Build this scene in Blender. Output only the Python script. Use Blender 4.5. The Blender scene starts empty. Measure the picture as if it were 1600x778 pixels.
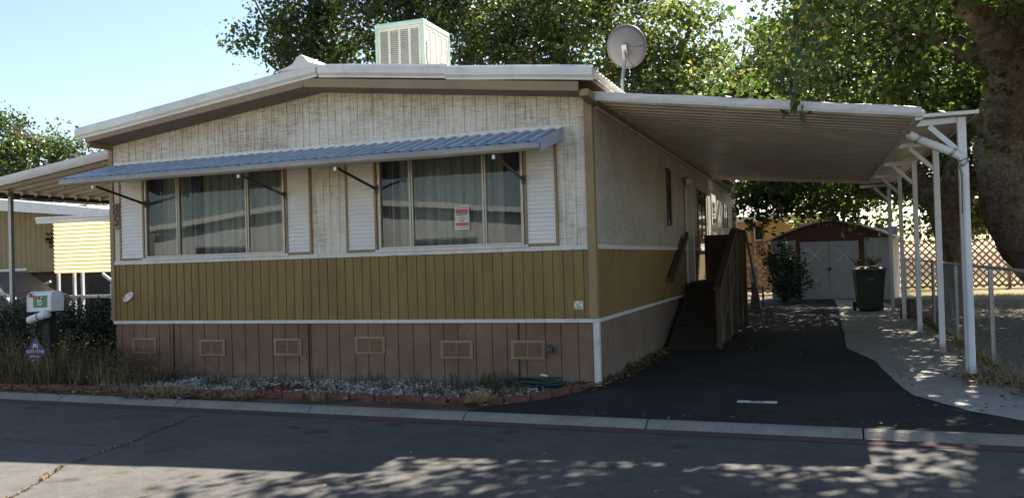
import bpy, math, random
import numpy as np
from mathutils import Vector, Matrix
random.seed(7)
rng = np.random.default_rng(11)
rad = math.radians
scene = bpy.context.scene
col = scene.collection

# ---------------------------------------------------------------- camera
cam_data = bpy.data.cameras.new('camera')
cam_data.sensor_width = 36
cam_data.lens = 29.97
cam_data.clip_start = 0.05
cam_data.clip_end = 2000
cam = bpy.data.objects.new('camera', cam_data)
col.objects.link(cam)
cam.matrix_world = Matrix.Translation((2.56, -9.81, 1.5)) @ Matrix.Rotation(rad(20.2), 4, 'Z') @ \
    Matrix.Rotation(rad(90.86), 4, 'X') @ Matrix.Rotation(rad(-1.67), 4, 'Z')
scene.camera = cam

# ---------------------------------------------------------------- light
SUN_ELEV, SUN_AZ = 44.0, 14.0          # azimuth measured from +Y towards +X
world = bpy.data.worlds.new('World')
scene.world = world
world.use_nodes = True
wn = world.node_tree.nodes
bg = wn['Background']
sky = wn.new('ShaderNodeTexSky')
sky.sky_type = 'NISHITA'
sky.sun_disc = False
sky.sun_elevation = rad(SUN_ELEV)
sky.sun_rotation = rad(SUN_AZ)
sky.air_density = 1.0
sky.dust_density = 0.8
sky.ozone_density = 1.0
bg.inputs['Strength'].default_value = 0.054
world.node_tree.links.new(sky.outputs['Color'], bg.inputs['Color'])
sd = bpy.data.lights.new('sun', 'SUN')
sd.energy = 5.0
sd.angle = rad(0.5)
sd.color = (1.0, 0.93, 0.82)
sun = bpy.data.objects.new('sun', sd)
col.objects.link(sun)
sdir = Vector((math.sin(rad(SUN_AZ)) * math.cos(rad(SUN_ELEV)), math.cos(rad(SUN_AZ)) * math.cos(rad(SUN_ELEV)), math.sin(rad(SUN_ELEV))))
sun.rotation_euler = sdir.to_track_quat('Z', 'Y').to_euler()
sun.location = sdir * 60
scene.view_settings.view_transform = 'Standard'
scene.view_settings.look = 'None'
scene.view_settings.gamma = 1
scene.view_settings.use_curve_mapping = False
scene.view_settings.exposure = 2.1
scene.render.engine = 'CYCLES'
scene.cycles.max_bounces = 8
scene.cycles.transparent_max_bounces = 12

# ---------------------------------------------------------------- materials
def new_mat(name):
    m = bpy.data.materials.new(name)
    m.use_nodes = True
    nt = m.node_tree
    return m, nt, nt.nodes, nt.links, nt.nodes['Principled BSDF']

def ramp(nodes, links, src, stops):
    r = nodes.new('ShaderNodeValToRGB')
    while len(r.color_ramp.elements) > 1:
        r.color_ramp.elements.remove(r.color_ramp.elements[-1])
    r.color_ramp.elements[0].position = stops[0][0]
    r.color_ramp.elements[0].color = (*stops[0][1], 1)
    for p, c in stops[1:]:
        e = r.color_ramp.elements.new(p)
        e.color = (*c, 1)
    links.new(src, r.inputs[0])
    return r.outputs[0]

def coords(nodes, links, scale=(1, 1, 1), rot=(0, 0, 0)):
    t = nodes.new('ShaderNodeTexCoord')
    m = nodes.new('ShaderNodeMapping')
    m.inputs['Scale'].default_value = scale
    m.inputs['Rotation'].default_value = rot
    links.new(t.outputs['Object'], m.inputs['Vector'])
    return m.outputs['Vector']

def noise(nodes, links, vec, scale, detail=4, rough=.55, dist=0):
    n = nodes.new('ShaderNodeTexNoise')
    n.inputs['Scale'].default_value = scale
    n.inputs['Detail'].default_value = detail
    n.inputs['Roughness'].default_value = rough
    n.inputs['Distortion'].default_value = dist
    links.new(vec, n.inputs['Vector'])
    return n.outputs['Fac']

def mixc(nodes, links, fac, a, b, mode='MIX'):
    m = nodes.new('ShaderNodeMix')
    m.data_type = 'RGBA'
    m.blend_type = mode
    for s, v in ((m.inputs[0], fac), (m.inputs[6], a), (m.inputs[7], b)):
        if hasattr(v, 'is_output') or isinstance(v, bpy.types.NodeSocket):
            links.new(v, s)
        elif isinstance(v, (int, float)):
            s.default_value = v
        else:
            s.default_value = (*v, 1)
    return m.outputs[2]

def add_bump(nodes, links, p, h, strength=.3, dist=.01):
    b = nodes.new('ShaderNodeBump')
    b.inputs['Strength'].default_value = strength
    b.inputs['Distance'].default_value = dist
    links.new(h, b.inputs['Height'])
    links.new(b.outputs['Normal'], p.inputs['Normal'])

def paint(name, c, rough=.55, var=.18, scale=3.0, metal=0, bump=.08, stretch=(1, 1, 1), dirt=None, dirt_amt=.35, spec=.5):
    """painted or plain surface with uneven tone and, if asked, blotchy dirt"""
    m, nt, N, L, p = new_mat(name)
    v = coords(N, L, stretch)
    n1 = noise(N, L, v, scale, 6, .6)
    lo = tuple(x * (1 - var) for x in c)
    hi = tuple(min(1, x * (1 + var * .6)) for x in c)
    colr = ramp(N, L, n1, [(.3, lo), (.7, hi)])
    if dirt:
        n2 = noise(N, L, v, scale * 2.7, 8, .7)
        f = ramp(N, L, n2, [(.5, (0, 0, 0)), (.72, (dirt_amt,) * 3)])
        colr = mixc(N, L, f, colr, dirt)
    L.new(colr, p.inputs['Base Color'])
    p.inputs['Roughness'].default_value = rough
    p.inputs['Metallic'].default_value = metal
    p.inputs['Specular IOR Level'].default_value = spec
    n3 = noise(N, L, v, scale * 14, 4, .6)
    add_bump(N, L, p, n3, bump, .01)
    return m

def weathered_siding(name, side=False):
    """white stain worn off rough sawn boards: vertical streaks crossed by fine saw marks"""
    m, nt, N, L, p = new_mat(name)
    va = coords(N, L, (34, 34, 2.2))
    vb = coords(N, L, (6, 6, 55))
    vc = coords(N, L, (1, 1, 1))
    streak = noise(N, L, va, 1.6, 6, .75)
    saw = noise(N, L, vb, 1.2, 5, .7)
    patch = noise(N, L, vc, 1.2, 5, .65)
    mx = N.new('ShaderNodeMath'); mx.operation = 'MULTIPLY_ADD'
    L.new(streak, mx.inputs[0]); mx.inputs[1].default_value = .55
    m2 = N.new('ShaderNodeMath'); m2.operation = 'MULTIPLY_ADD'
    L.new(saw, m2.inputs[0]); m2.inputs[1].default_value = .45
    m3 = N.new('ShaderNodeMath'); m3.operation = 'MULTIPLY_ADD'
    L.new(patch, m3.inputs[0]); m3.inputs[1].default_value = .42
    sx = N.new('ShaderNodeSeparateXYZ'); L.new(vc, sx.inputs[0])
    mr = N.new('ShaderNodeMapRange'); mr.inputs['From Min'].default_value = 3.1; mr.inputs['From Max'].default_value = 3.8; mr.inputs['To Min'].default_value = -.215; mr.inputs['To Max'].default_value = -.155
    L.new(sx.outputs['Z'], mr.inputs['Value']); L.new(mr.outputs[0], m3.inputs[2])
    L.new(m3.outputs[0], m2.inputs[2]); L.new(m2.outputs[0], mx.inputs[2])
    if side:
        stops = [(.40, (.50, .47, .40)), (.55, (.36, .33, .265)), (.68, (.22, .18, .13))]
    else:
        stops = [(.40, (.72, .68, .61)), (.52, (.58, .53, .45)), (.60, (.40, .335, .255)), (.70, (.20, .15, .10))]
    c = ramp(N, L, mx.outputs[0], stops)
    L.new(c, p.inputs['Base Color'])
    p.inputs['Roughness'].default_value = .8
    add_bump(N, L, p, mx.outputs[0], .5, .006)
    return m

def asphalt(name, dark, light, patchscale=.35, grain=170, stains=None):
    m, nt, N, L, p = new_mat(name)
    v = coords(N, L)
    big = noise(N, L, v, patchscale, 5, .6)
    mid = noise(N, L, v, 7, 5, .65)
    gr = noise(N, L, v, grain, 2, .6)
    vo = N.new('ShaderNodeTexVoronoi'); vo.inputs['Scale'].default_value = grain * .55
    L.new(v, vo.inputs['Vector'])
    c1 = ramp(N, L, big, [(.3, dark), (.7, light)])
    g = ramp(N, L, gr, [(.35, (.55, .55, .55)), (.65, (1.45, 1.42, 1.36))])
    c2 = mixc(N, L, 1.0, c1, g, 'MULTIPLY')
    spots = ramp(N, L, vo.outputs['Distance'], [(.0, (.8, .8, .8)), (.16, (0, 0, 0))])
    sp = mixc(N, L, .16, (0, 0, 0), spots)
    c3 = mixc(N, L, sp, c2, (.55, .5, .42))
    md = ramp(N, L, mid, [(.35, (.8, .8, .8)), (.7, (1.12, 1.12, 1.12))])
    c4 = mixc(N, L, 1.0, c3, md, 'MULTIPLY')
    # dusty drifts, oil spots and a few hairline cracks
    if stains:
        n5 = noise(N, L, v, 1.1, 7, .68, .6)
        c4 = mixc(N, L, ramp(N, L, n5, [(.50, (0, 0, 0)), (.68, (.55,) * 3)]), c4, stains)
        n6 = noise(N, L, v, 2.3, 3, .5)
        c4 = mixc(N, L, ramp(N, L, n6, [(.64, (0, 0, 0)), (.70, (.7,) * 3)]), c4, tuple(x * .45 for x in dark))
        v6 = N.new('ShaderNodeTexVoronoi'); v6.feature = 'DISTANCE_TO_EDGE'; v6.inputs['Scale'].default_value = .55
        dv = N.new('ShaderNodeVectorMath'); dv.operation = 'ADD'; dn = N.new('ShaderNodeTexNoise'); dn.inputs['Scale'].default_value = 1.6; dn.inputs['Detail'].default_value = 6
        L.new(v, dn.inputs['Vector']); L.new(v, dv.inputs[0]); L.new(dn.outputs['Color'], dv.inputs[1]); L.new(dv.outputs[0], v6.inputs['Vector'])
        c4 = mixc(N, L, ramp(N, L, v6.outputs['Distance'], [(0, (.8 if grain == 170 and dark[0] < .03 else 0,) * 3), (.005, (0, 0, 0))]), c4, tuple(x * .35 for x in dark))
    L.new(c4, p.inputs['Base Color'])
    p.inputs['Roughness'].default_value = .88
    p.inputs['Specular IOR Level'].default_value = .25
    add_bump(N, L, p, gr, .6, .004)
    return m

def soil(name, stops, scale=2.5, fine=60, bump=.8):
    m, nt, N, L, p = new_mat(name)
    v = coords(N, L)
    a = noise(N, L, v, scale, 8, .7)
    b = noise(N, L, v, fine, 4, .7)
    mx = N.new('ShaderNodeMath'); mx.operation = 'MULTIPLY_ADD'
    L.new(b, mx.inputs[0]); mx.inputs[1].default_value = .5
    m2 = N.new('ShaderNodeMath'); m2.operation = 'MULTIPLY'
    L.new(a, m2.inputs[0]); m2.inputs[1].default_value = .5
    L.new(m2.outputs[0], mx.inputs[2])
    L.new(ramp(N, L, mx.outputs[0], stops), p.inputs['Base Color'])
    p.inputs['Roughness'].default_value = .95
    p.inputs['Specular IOR Level'].default_value = .15
    add_bump(N, L, p, mx.outputs[0], bump, .02)
    return m

def leafmat(name, cols, trans=.45, rough=.5):
    m, nt, N, L, p = new_mat(name)
    g = N.new('ShaderNodeNewGeometry')
    c = ramp(N, L, g.outputs['Random Per Island'], cols)
    nz = noise(N, L, coords(N, L), .55, 3, .6)
    c = mixc(N, L, 1.0, c, ramp(N, L, nz, [(.35, (.72, .82, .95)), (.65, (1.3, 1.2, .95))]), 'MULTIPLY')
    L.new(c, p.inputs['Base Color'])
    p.inputs['Roughness'].default_value = rough
    p.inputs['Specular IOR Level'].default_value = .55
    t = N.new('ShaderNodeBsdfTranslucent')
    warm = mixc(N, L, 1.0, c, (1.35, 1.5, .75), 'MULTIPLY')
    L.new(warm, t.inputs['Color'])
    mx = N.new('ShaderNodeMixShader'); mx.inputs[0].default_value = trans
    L.new(p.outputs[0], mx.inputs[1]); L.new(t.outputs[0], mx.inputs[2])
    L.new(mx.outputs[0], N['Material Output'].inputs['Surface'])
    return m

def island(name, cols, rough=.85, bump=0):
    m, nt, N, L, p = new_mat(name)
    g = N.new('ShaderNodeNewGeometry')
    L.new(ramp(N, L, g.outputs['Random Per Island'], cols), p.inputs['Base Color'])
    p.inputs['Roughness'].default_value = rough
    return m

def glass_mat(name, tint=(.9, .93, .93), refl=1.0):
    m, nt, N, L, p = new_mat(name)
    tr = N.new('ShaderNodeBsdfTransparent'); tr.inputs[0].default_value = (*tint, 1)
    gl = N.new('ShaderNodeBsdfGlossy'); gl.inputs['Roughness'].default_value = .015
    gl.inputs[0].default_value = (refl, refl, refl, 1)
    v = coords(N, L)
    n = noise(N, L, v, 1.1, 1, .4)
    b = N.new('ShaderNodeBump'); b.inputs['Strength'].default_value = .03; b.inputs['Distance'].default_value = .05
    L.new(n, b.inputs['Height']); L.new(b.outputs[0], gl.inputs['Normal'])
    f = N.new('ShaderNodeFresnel'); f.inputs[0].default_value = 1.42
    mx = N.new('ShaderNodeMixShader')
    L.new(f.outputs[0], mx.inputs[0]); L.new(tr.outputs[0], mx.inputs[1]); L.new(gl.outputs[0], mx.inputs[2])
    L.new(mx.outputs[0], N['Material Output'].inputs['Surface'])
    return m

def trans_paint(name, c, t=.5):
    m, nt, N, L, p = new_mat(name)
    p.inputs['Base Color'].default_value = (*c, 1)
    p.inputs['Roughness'].default_value = .5
    tl = N.new('ShaderNodeBsdfTranslucent'); tl.inputs[0].default_value = (*c, 1)
    mx = N.new('ShaderNodeMixShader'); mx.inputs[0].default_value = t
    v = coords(N, L)
    n = noise(N, L, v, 4, 5, .6)
    L.new(ramp(N, L, n, [(.3, tuple(x * .85 for x in c)), (.7, c)]), p.inputs['Base Color'])
    L.new(p.outputs[0], mx.inputs[1]); L.new(tl.outputs[0], mx.inputs[2])
    L.new(mx.outputs[0], N['Material Output'].inputs['Surface'])
    return m

M = {}
M['white_worn'] = weathered_siding('worn_white_siding')
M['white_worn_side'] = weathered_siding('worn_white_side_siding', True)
M['olive'] = paint('olive_tan_paint', (.22, .138, .034), .6, .22, 2.2, stretch=(3, 3, .5), dirt=(.11, .08, .045), dirt_amt=.4)
M['tan_trim'] = paint('tan_trim_paint', (.27, .19, .09), .55, .15, 3)
M['fascia'] = paint('fascia_tan', (.27, .19, .105), .55, .15, 3, dirt=(.15, .11, .07))
M['soffit'] = paint('soffit_brown', (.17, .125, .085), .6, .15, 3)
M['skirt'] = paint('skirt_brown', (.19, .108, .062), .65, .28, 1.3, dirt=(.27, .2, .14), dirt_amt=.45)
M['skirt_side'] = paint('skirt_side_brown', (.19, .13, .095), .65, .25, 1.6, dirt=(.26, .2, .15), dirt_amt=.3)
M['vent'] = paint('vent_tan', (.30, .20, .115), .5, .15, 5)
M['white_trim'] = paint('white_trim_paint', (.62, .62, .60), .5, .12, 3, dirt=(.3, .25, .2), dirt_amt=.4)
M['white_metal'] = paint('white_metal', (.74, .73, .70), .38, .1, 2.5, dirt=(.35, .3, .25), dirt_amt=.35)
M['roof_metal'] = paint('roof_metal', (.72, .71, .68), .4, .15, 1.2, dirt=(.3, .25, .2), dirt_amt=.4)
M['shutter'] = paint('shutter_white', (.70, .69, .66), .45, .08, 2)
M['awning'] = paint('awning_blue_grey', (.43, .52, .65), .36, .2, 2, metal=.15, dirt=(.2, .2, .2), dirt_amt=.4)
M['awning_under'] = paint('awning_grey', (.30, .28, .25), .45, .2, 4, stretch=(.4, 2, 2), dirt=(.16, .13, .11), dirt_amt=.7)
M['carport'] = paint('carport_aluminium', (.52, .49, .44), .38, .2, 1.6, metal=.2, dirt=(.28, .25, .2), dirt_amt=.3)
M['carport_fascia'] = paint('carport_fascia_grey', (.62, .61, .59), .42, .15, 2, stretch=(.5, 2, 2), dirt=(.25, .22, .2), dirt_amt=.5)
M['post'] = paint('post_white', (.70, .69, .68), .45, .1, 2, dirt=(.3, .25, .2), dirt_amt=.3)
M['dark_metal'] = paint('dark_bracket', (.07, .055, .045), .5, .2, 5)
M['alu'] = paint('window_aluminium', (.40, .37, .32), .4, .1, 5, metal=.3)
M['glass'] = glass_mat('window_glass', (.94, .96, .95))
M['curtain'] = paint('sheer_curtain', (.19, .22, .21), .85, .12, 2)
M['curtain_dark'] = paint('dark_curtain', (.05, .06, .08), .9, .12, 2)
M['interior'] = paint('interior_wall', (.14, .13, .12), .9)
M['dark'] = paint('dark_void', (.02, .02, .02), .8)
M['plaque_wood'] = paint('plaque_wood', (.30, .16, .115), .6, .3, 8, stretch=(1, 1, 6))
M['black'] = paint('black_paint', (.015, .015, .018), .5)
M['cream'] = paint('cream_plastic', (.72, .70, .62), .45)
M['grille_green'] = paint('cooler_green', (.42, .60, .51), .5, .15, 3, dirt=(.5, .48, .4), dirt_amt=.4)
M['pad'] = paint('cooler_pad', (.24, .225, .17), .9, .2, 6)
M['grille'] = paint('cooler_cream', (.60, .59, .50), .55, .12, 3, dirt=(.35, .3, .2), dirt_amt=.4)
M['dish'] = paint('dish_grey', (.12, .117, .128), .55, .08, 4)
M['galv'] = paint('galvanised_steel', (.36, .36, .36), .4, .2, 12, metal=.5)
M['asphalt'] = asphalt('street_asphalt', (.062, .060, .056), (.100, .095, .087), stains=(.115, .105, .09))
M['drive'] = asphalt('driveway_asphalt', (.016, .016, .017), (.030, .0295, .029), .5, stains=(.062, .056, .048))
M['concrete'] = soil('concrete', [(.35, (.23, .215, .19)), (.5, (.36, .335, .295)), (.7, (.45, .42, .37))], 1.6, 90, .3)
M['curb'] = soil('curb_concrete', [(.35, (.13, .12, .10)), (.5, (.235, .215, .18)), (.7, (.33, .30, .25))], 2.6, 70, .35)
M['redstripe'] = soil('faded_red_stripe', [(.40, (.075, .066, .062)), (.52, (.105, .062, .056)), (.66, (.14, .068, .06))], 3, 60, .3)
M['dirt'] = soil('dry_dirt', [(.35, (.05, .036, .024)), (.5, (.10, .073, .048)), (.68, (.18, .135, .09))], 2.2, 40)
M['mulch'] = soil('red_mulch', [(.35, (.07, .03, .022)), (.55, (.15, .062, .045)), (.7, (.2, .1, .07))], 6, 60, 1)
M['drygrass'] = soil('dry_grass_ground', [(.35, (.10, .075, .035)), (.5, (.24, .19, .085)), (.68, (.38, .31, .13))], 1.5, 35)
M['edging'] = paint('edging_red', (.17, .058, .043), .8, .3, 7, bump=.4, dirt=(.12, .07, .05))
M['bark'] = soil('bark', [(.38, (.06, .045, .034)), (.5, (.15, .115, .085)), (.64, (.28, .225, .17))], 4, 17, 2.5)
M['leaf_mulberry'] = leafmat('mulberry_leaf', [(0, (.028, .05, .016)), (.6, (.05, .085, .024)), (.88, (.11, .14, .032)), (1, (.2, .15, .04))], .5)
M['leaf_dark'] = leafmat('dark_leaf', [(0, (.028, .048, .018)), (.65, (.05, .078, .025)), (.9, (.10, .13, .035)), (1, (.22, .17, .06))], .38)
M['leaf_yellow'] = leafmat('yellow_green_leaf', [(0, (.04, .062, .02)), (.5, (.075, .105, .03)), (.9, (.15, .17, .05)), (1, (.26, .19, .06))], .45)
M['leaf_hedge'] = leafmat('hedge_leaf', [(0, (.012, .026, .012)), (.7, (.022, .045, .018)), (.96, (.045, .075, .025)), (1, (.12, .09, .04))], .2)
M['leaf_dry'] = leafmat('dead_leaf', [(0, (.10, .055, .025)), (.5, (.20, .115, .05)), (1, (.34, .21, .10))], .25, .8)
M['weed'] = leafmat('weed_blade', [(0, (.03, .036, .016)), (.5, (.06, .062, .028)), (.82, (.12, .10, .05)), (1, (.22, .17, .09))], .3, .7)
M['straw'] = leafmat('straw', [(0, (.25, .19, .10)), (1, (.42, .34, .2))], .3, .8)
M['stone'] = island('white_gravel', [(0, (.13, .09, .06)), (.4, (.25, .205, .155)), (.8, (.40, .35, .28)), (1, (.60, .54, .45))])
M['hose'] = paint('hose_green', (.012, .06, .045), .35, .2, 5)
M['wood_brown'] = paint('brown_stained_wood', (.07, .042, .021), .7, .3, 4, stretch=(2, 2, .6), bump=.3)
M['wood_dark'] = paint('dark_brown_boards', (.055, .032, .02), .75, .3, 3, bump=.3)
M['lattice'] = paint('lattice_wood', (.31, .19, .09), .7, .2, 4)
M['yellow'] = paint('yellow_stucco', (.52, .35, .15), .85, .1, 2)
M['brick_red'] = paint('rust_trim', (.32, .10, .05), .7)
M['roof_pale'] = paint('pale_roof', (.50, .45, .40), .8, .15, 3)
M['maroon'] = paint('maroon_paint', (.11, .026, .023), .55, .2, 3)
M['shed_white'] = paint('shed_white', (.46, .44, .42), .5, .12, 2.2, dirt=(.25, .2, .17), dirt_amt=.4)
M['bin'] = paint('bin_green', (.014, .026, .018), .5, .15, 3)
M['bin_lid'] = paint('bin_lid_grey', (.12, .12, .12), .5, .15, 3)
M['mail_white'] = paint('mailbox_white', (.62, .63, .65), .45, .12, 5, dirt=(.3, .3, .28), dirt_amt=.3)
M['sign_green'] = paint('sign_green', (.012, .14, .055), .4)
M['red'] = paint('red_paint', (.30, .035, .03), .5)
M['blue'] = paint('sign_blue', (.018, .028, .16), .4)
M['letter'] = paint('letter_white', (.75, .75, .72), .5)
M['pink'] = paint('notice_red', (.52, .10, .11), .6)
M['paper'] = paint('notice_paper', (.62, .62, .56), .6)
M['n_wall'] = paint('neighbour_tan_metal', (.30, .235, .12), .55, .12, 3)
M['fiberglass'] = trans_paint('yellow_fibreglass', (.60, .52, .29), .45)
M['tire'] = paint('tyre_black', (.02, .02, .02), .8)
M['car_dark'] = paint('car_dark_paint', (.014, .016, .022), .5, .1, 2, bump=0)
M['car_glass'] = paint('car_dark_glass', (.01, .012, .015), .08, 0, 2, bump=0)
M['pot'] = paint('terracotta', (.2, .09, .05), .8)

def splash(m, c, z1, amt):
    nt = m.node_tree; N, L = nt.nodes, nt.links; p = N['Principled BSDF']
    old = p.inputs['Base Color'].links[0].from_socket
    v = coords(N, L); sx = N.new('ShaderNodeSeparateXYZ'); L.new(v, sx.inputs[0])
    n = noise(N, L, coords(N, L, (2, 2, 1)), 3.2, 6, .7)
    mr = N.new('ShaderNodeMapRange'); mr.inputs['From Min'].default_value = z1; mr.inputs['From Max'].default_value = 0; mr.inputs['To Min'].default_value = -.35; mr.inputs['To Max'].default_value = .35
    L.new(sx.outputs['Z'], mr.inputs['Value'])
    ad = N.new('ShaderNodeMath'); ad.operation = 'ADD'; L.new(n, ad.inputs[0]); L.new(mr.outputs[0], ad.inputs[1])
    L.new(mixc(N, L, ramp(N, L, ad.outputs[0], [(.5, (0, 0, 0)), (.8, (amt,) * 3)]), old, c), p.inputs['Base Color'])
splash(M['skirt'], (.24, .19, .14), .42, .55); splash(M['skirt_side'], (.26, .20, .15), .5, .55)
splash(M['olive'], (.13, .10, .06), 1.25, .5)
splash(M['post'], (.30, .19, .12), .35, .8)

# ---------------------------------------------------------------- mesh helpers
def wloc(o):
    v = Vector((0, 0, 0))
    while o is not None:
        v += Vector(o.location); o = o.parent
    return v

class MB:
    def __init__(s):
        s.v = []; s.f = []
    def add(s, vs, fs):
        b = len(s.v)
        s.v.extend([tuple(x) for x in vs])
        s.f.extend([tuple(i + b for i in f) for f in fs])
        return s
    def box(s, x0, x1, y0, y1, z0, z1):
        return s.add([(x0, y0, z0), (x1, y0, z0), (x1, y1, z0), (x0, y1, z0), (x0, y0, z1), (x1, y0, z1), (x1, y1, z1), (x0, y1, z1)],
                     [(0, 3, 2, 1), (4, 5, 6, 7), (0, 1, 5, 4), (1, 2, 6, 5), (2, 3, 7, 6), (3, 0, 4, 7)])
    def bar(s, a, b, w, h, up=(0, 0, 1)):
        a = Vector(a); b = Vector(b); d = (b - a).normalized(); u = Vector(up)
        if abs(d.dot(u)) > .99: u = Vector((0, 1, 0))
        r = d.cross(u).normalized(); u = r.cross(d).normalized()
        vs = []
        for p in (a, b):
            for sx, sz in ((-1, -1), (1, -1), (1, 1), (-1, 1)):
                vs.append(p + r * sx * w / 2 + u * sz * h / 2)
        return s.add(vs, [(0, 3, 2, 1), (4, 5, 6, 7), (0, 1, 5, 4), (1, 2, 6, 5), (2, 3, 7, 6), (3, 0, 4, 7)])
    def tube(s, pts, rs, n=8, cap=True, noise_=0):
        pts = [Vector(p) for p in pts]
        if not hasattr(rs, '__len__'): rs = [rs] * len(pts)
        vs = []; prev = None
        for i, p in enumerate(pts):
            d = (pts[min(i + 1, len(pts) - 1)] - pts[max(i - 1, 0)]).normalized()
            u = prev if prev is not None else (Vector((0, 0, 1)) if abs(d.z) < .9 else Vector((1, 0, 0)))
            r = d.cross(u).normalized(); u = r.cross(d).normalized(); prev = u
            for k in range(n):
                a = 2 * math.pi * k / n
                rr = rs[i] * (1 + (random.uniform(-noise_, noise_) if noise_ else 0))
                vs.append(p + (r * math.cos(a) + u * math.sin(a)) * rr)
        fs = []
        for i in range(len(pts) - 1):
            for k in range(n):
                a = i * n + k; b = i * n + (k + 1) % n
                fs.append((a, b, b + n, a + n))
        if cap:
            fs.append(tuple(reversed(range(n)))); fs.append(tuple(range((len(pts) - 1) * n, len(pts) * n)))
        return s.add(vs, fs)
    def prism(s, poly, fn, c0, c1):
        """poly 2d outline, fn(a,b,c)->3d, extruded from c0 to c1"""
        n = len(poly)
        vs = [fn(a, b, c0) for a, b in poly] + [fn(a, b, c1) for a, b in poly]
        fs = [tuple(reversed(range(n))), tuple(range(n, 2 * n))]
        for i in range(n):
            j = (i + 1) % n
            fs.append((i, j, j + n, i + n))
        return s.add(vs, fs)
    def sweep(s, prof, fn_list, closed=True, caps=True):
        """prof: list of 2d; fn_list: functions placing the profile at stations"""
        n = len(prof); vs = []
        for fn in fn_list:
            vs += [fn(a, b) for a, b in prof]
        fs = []
        m = n if closed else n - 1
        for i in range(len(fn_list) - 1):
            for k in range(m):
                a = i * n + k; b = i * n + (k + 1) % n
                fs.append((a, b, b + n, a + n))
        if caps and closed:
            fs.append(tuple(reversed(range(n)))); fs.append(tuple(range((len(fn_list) - 1) * n, len(fn_list) * n)))
        return s.add(vs, fs)
    def grid(s, nu, nv, fn):
        vs = [fn(i / nu, j / nv) for j in range(nv + 1) for i in range(nu + 1)]
        fs = [(j * (nu + 1) + i, j * (nu + 1) + i + 1, (j + 1) * (nu + 1) + i + 1, (j + 1) * (nu + 1) + i) for j in range(nv) for i in range(nu)]
        return s.add(vs, fs)
    def build(s, name, mat, parent=None, smooth=False, bevel=0, solid=0, local=False):
        off = Vector((0, 0, 0)) if (parent is None or local) else wloc(parent)
        me = bpy.data.meshes.new(name)
        me.from_pydata([(x - off.x, y - off.y, z - off.z) for x, y, z in s.v], [], s.f)
        me.materials.append(M[mat] if isinstance(mat, str) else mat)
        me.update()
        if smooth:
            me.polygons.foreach_set('use_smooth', [True] * len(me.polygons))
        o = bpy.data.objects.new(name, me)
        col.objects.link(o)
        if parent is not None: o.parent = parent
        if solid:
            md = o.modifiers.new('solid', 'SOLIDIFY'); md.thickness = solid; md.offset = 0
        if bevel:
            md = o.modifiers.new('bevel', 'BEVEL'); md.width = bevel; md.segments = 2; md.limit_method = 'ANGLE'; md.angle_limit = rad(40)
        return o

def wavy(pts, step=.45, j=.004):
    out = []
    for a, b in zip(pts[:-1], pts[1:]):
        k = max(1, int(math.hypot(b[0] - a[0], b[1] - a[1]) / step))
        for q in range(k): out.append((a[0] + (b[0] - a[0]) * q / k, a[1] + (b[1] - a[1]) * q / k + random.uniform(-j, j), random.uniform(-j, j)))
    out.append((pts[-1][0], pts[-1][1], 0)); return out

def tag(o, label=None, cat=None, group=None, kind=None):
    if label: o['label'] = label
    if cat: o['category'] = cat
    if group: o['group'] = group
    if kind: o['kind'] = kind
    return o

def thing(name, loc, label, cat, group=None, rotz=0):
    o = bpy.data.objects.new(name, None)
    o.empty_display_size = .2
    col.objects.link(o); o.location = loc; o.rotation_euler = (0, 0, rotz)
    return tag(o, label, cat, group)

def copy_tree(o, parent=None):
    c = o.copy(); col.objects.link(c); c.parent = parent
    for ch in list(o.children): copy_tree(ch, c)
    return c

def box(name, mat, parent, x0, x1, y0, y1, z0, z1, bevel=0):
    return MB().box(x0, x1, y0, y1, z0, z1).build(name, mat, parent, bevel=bevel)

def text_mesh(name, body, size, mat, parent, origin, udir, vdir, depth=.002, align='CENTER', sx=1.0):
    """flat lettering: origin, direction of reading, up direction, given in world coordinates"""
    cu = bpy.data.curves.new(name, 'FONT'); cu.body = body; cu.size = size; cu.extrude = depth
    cu.align_x = align; cu.align_y = 'CENTER'; cu.resolution_u = 3
    t = bpy.data.objects.new(name, cu); col.objects.link(t)
    dg = bpy.context.evaluated_depsgraph_get()
    me = bpy.data.meshes.new_from_object(t.evaluated_get(dg))
    bpy.data.objects.remove(t)
    u = Vector(udir).normalized(); v = Vector(vdir).normalized(); w = u.cross(v)
    off = wloc(parent) if parent is not None else Vector((0, 0, 0))
    for vt in me.vertices:
        c = Vector(origin) + u * vt.co.x * sx + v * vt.co.y + w * vt.co.z
        vt.co = c - off
    me.name = name
    me.materials.clear(); me.materials.append(M[mat])
    o = bpy.data.objects.new(name, me); col.objects.link(o)
    if parent is not None: o.parent = parent
    return o

def grooved(u0, u1, z0, top, fn, gap=(.10, .16), w=.012, d=.009, seed=1, bottom=None):
    """board panel with real V grooves; fn(u, out, z) -> world; top(u) -> z"""
    r = random.Random(seed)
    us = [(u0, 0)]
    u = u0 + gap[0] * .6
    while u < u1 - .04:
        us += [(u - w / 2, 0), (u - w * .3, -d), (u + w * .3, -d), (u + w / 2, 0)]
        u += r.uniform(*gap)
    us.append((u1, 0))
    mid = []
    if callable(top):
        # insert ridge point
        mid = []
    vs = []; fs = []
    for u, o in us:
        zt = top(u) if callable(top) else top
        zb = bottom(u) if bottom else z0
        vs += [fn(u, o, zb), fn(u, o, zt)]
    for i in range(len(us) - 1):
        a = 2 * i
        fs.append((a, a + 2, a + 3, a + 1))
    return MB().add(vs, fs)

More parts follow.
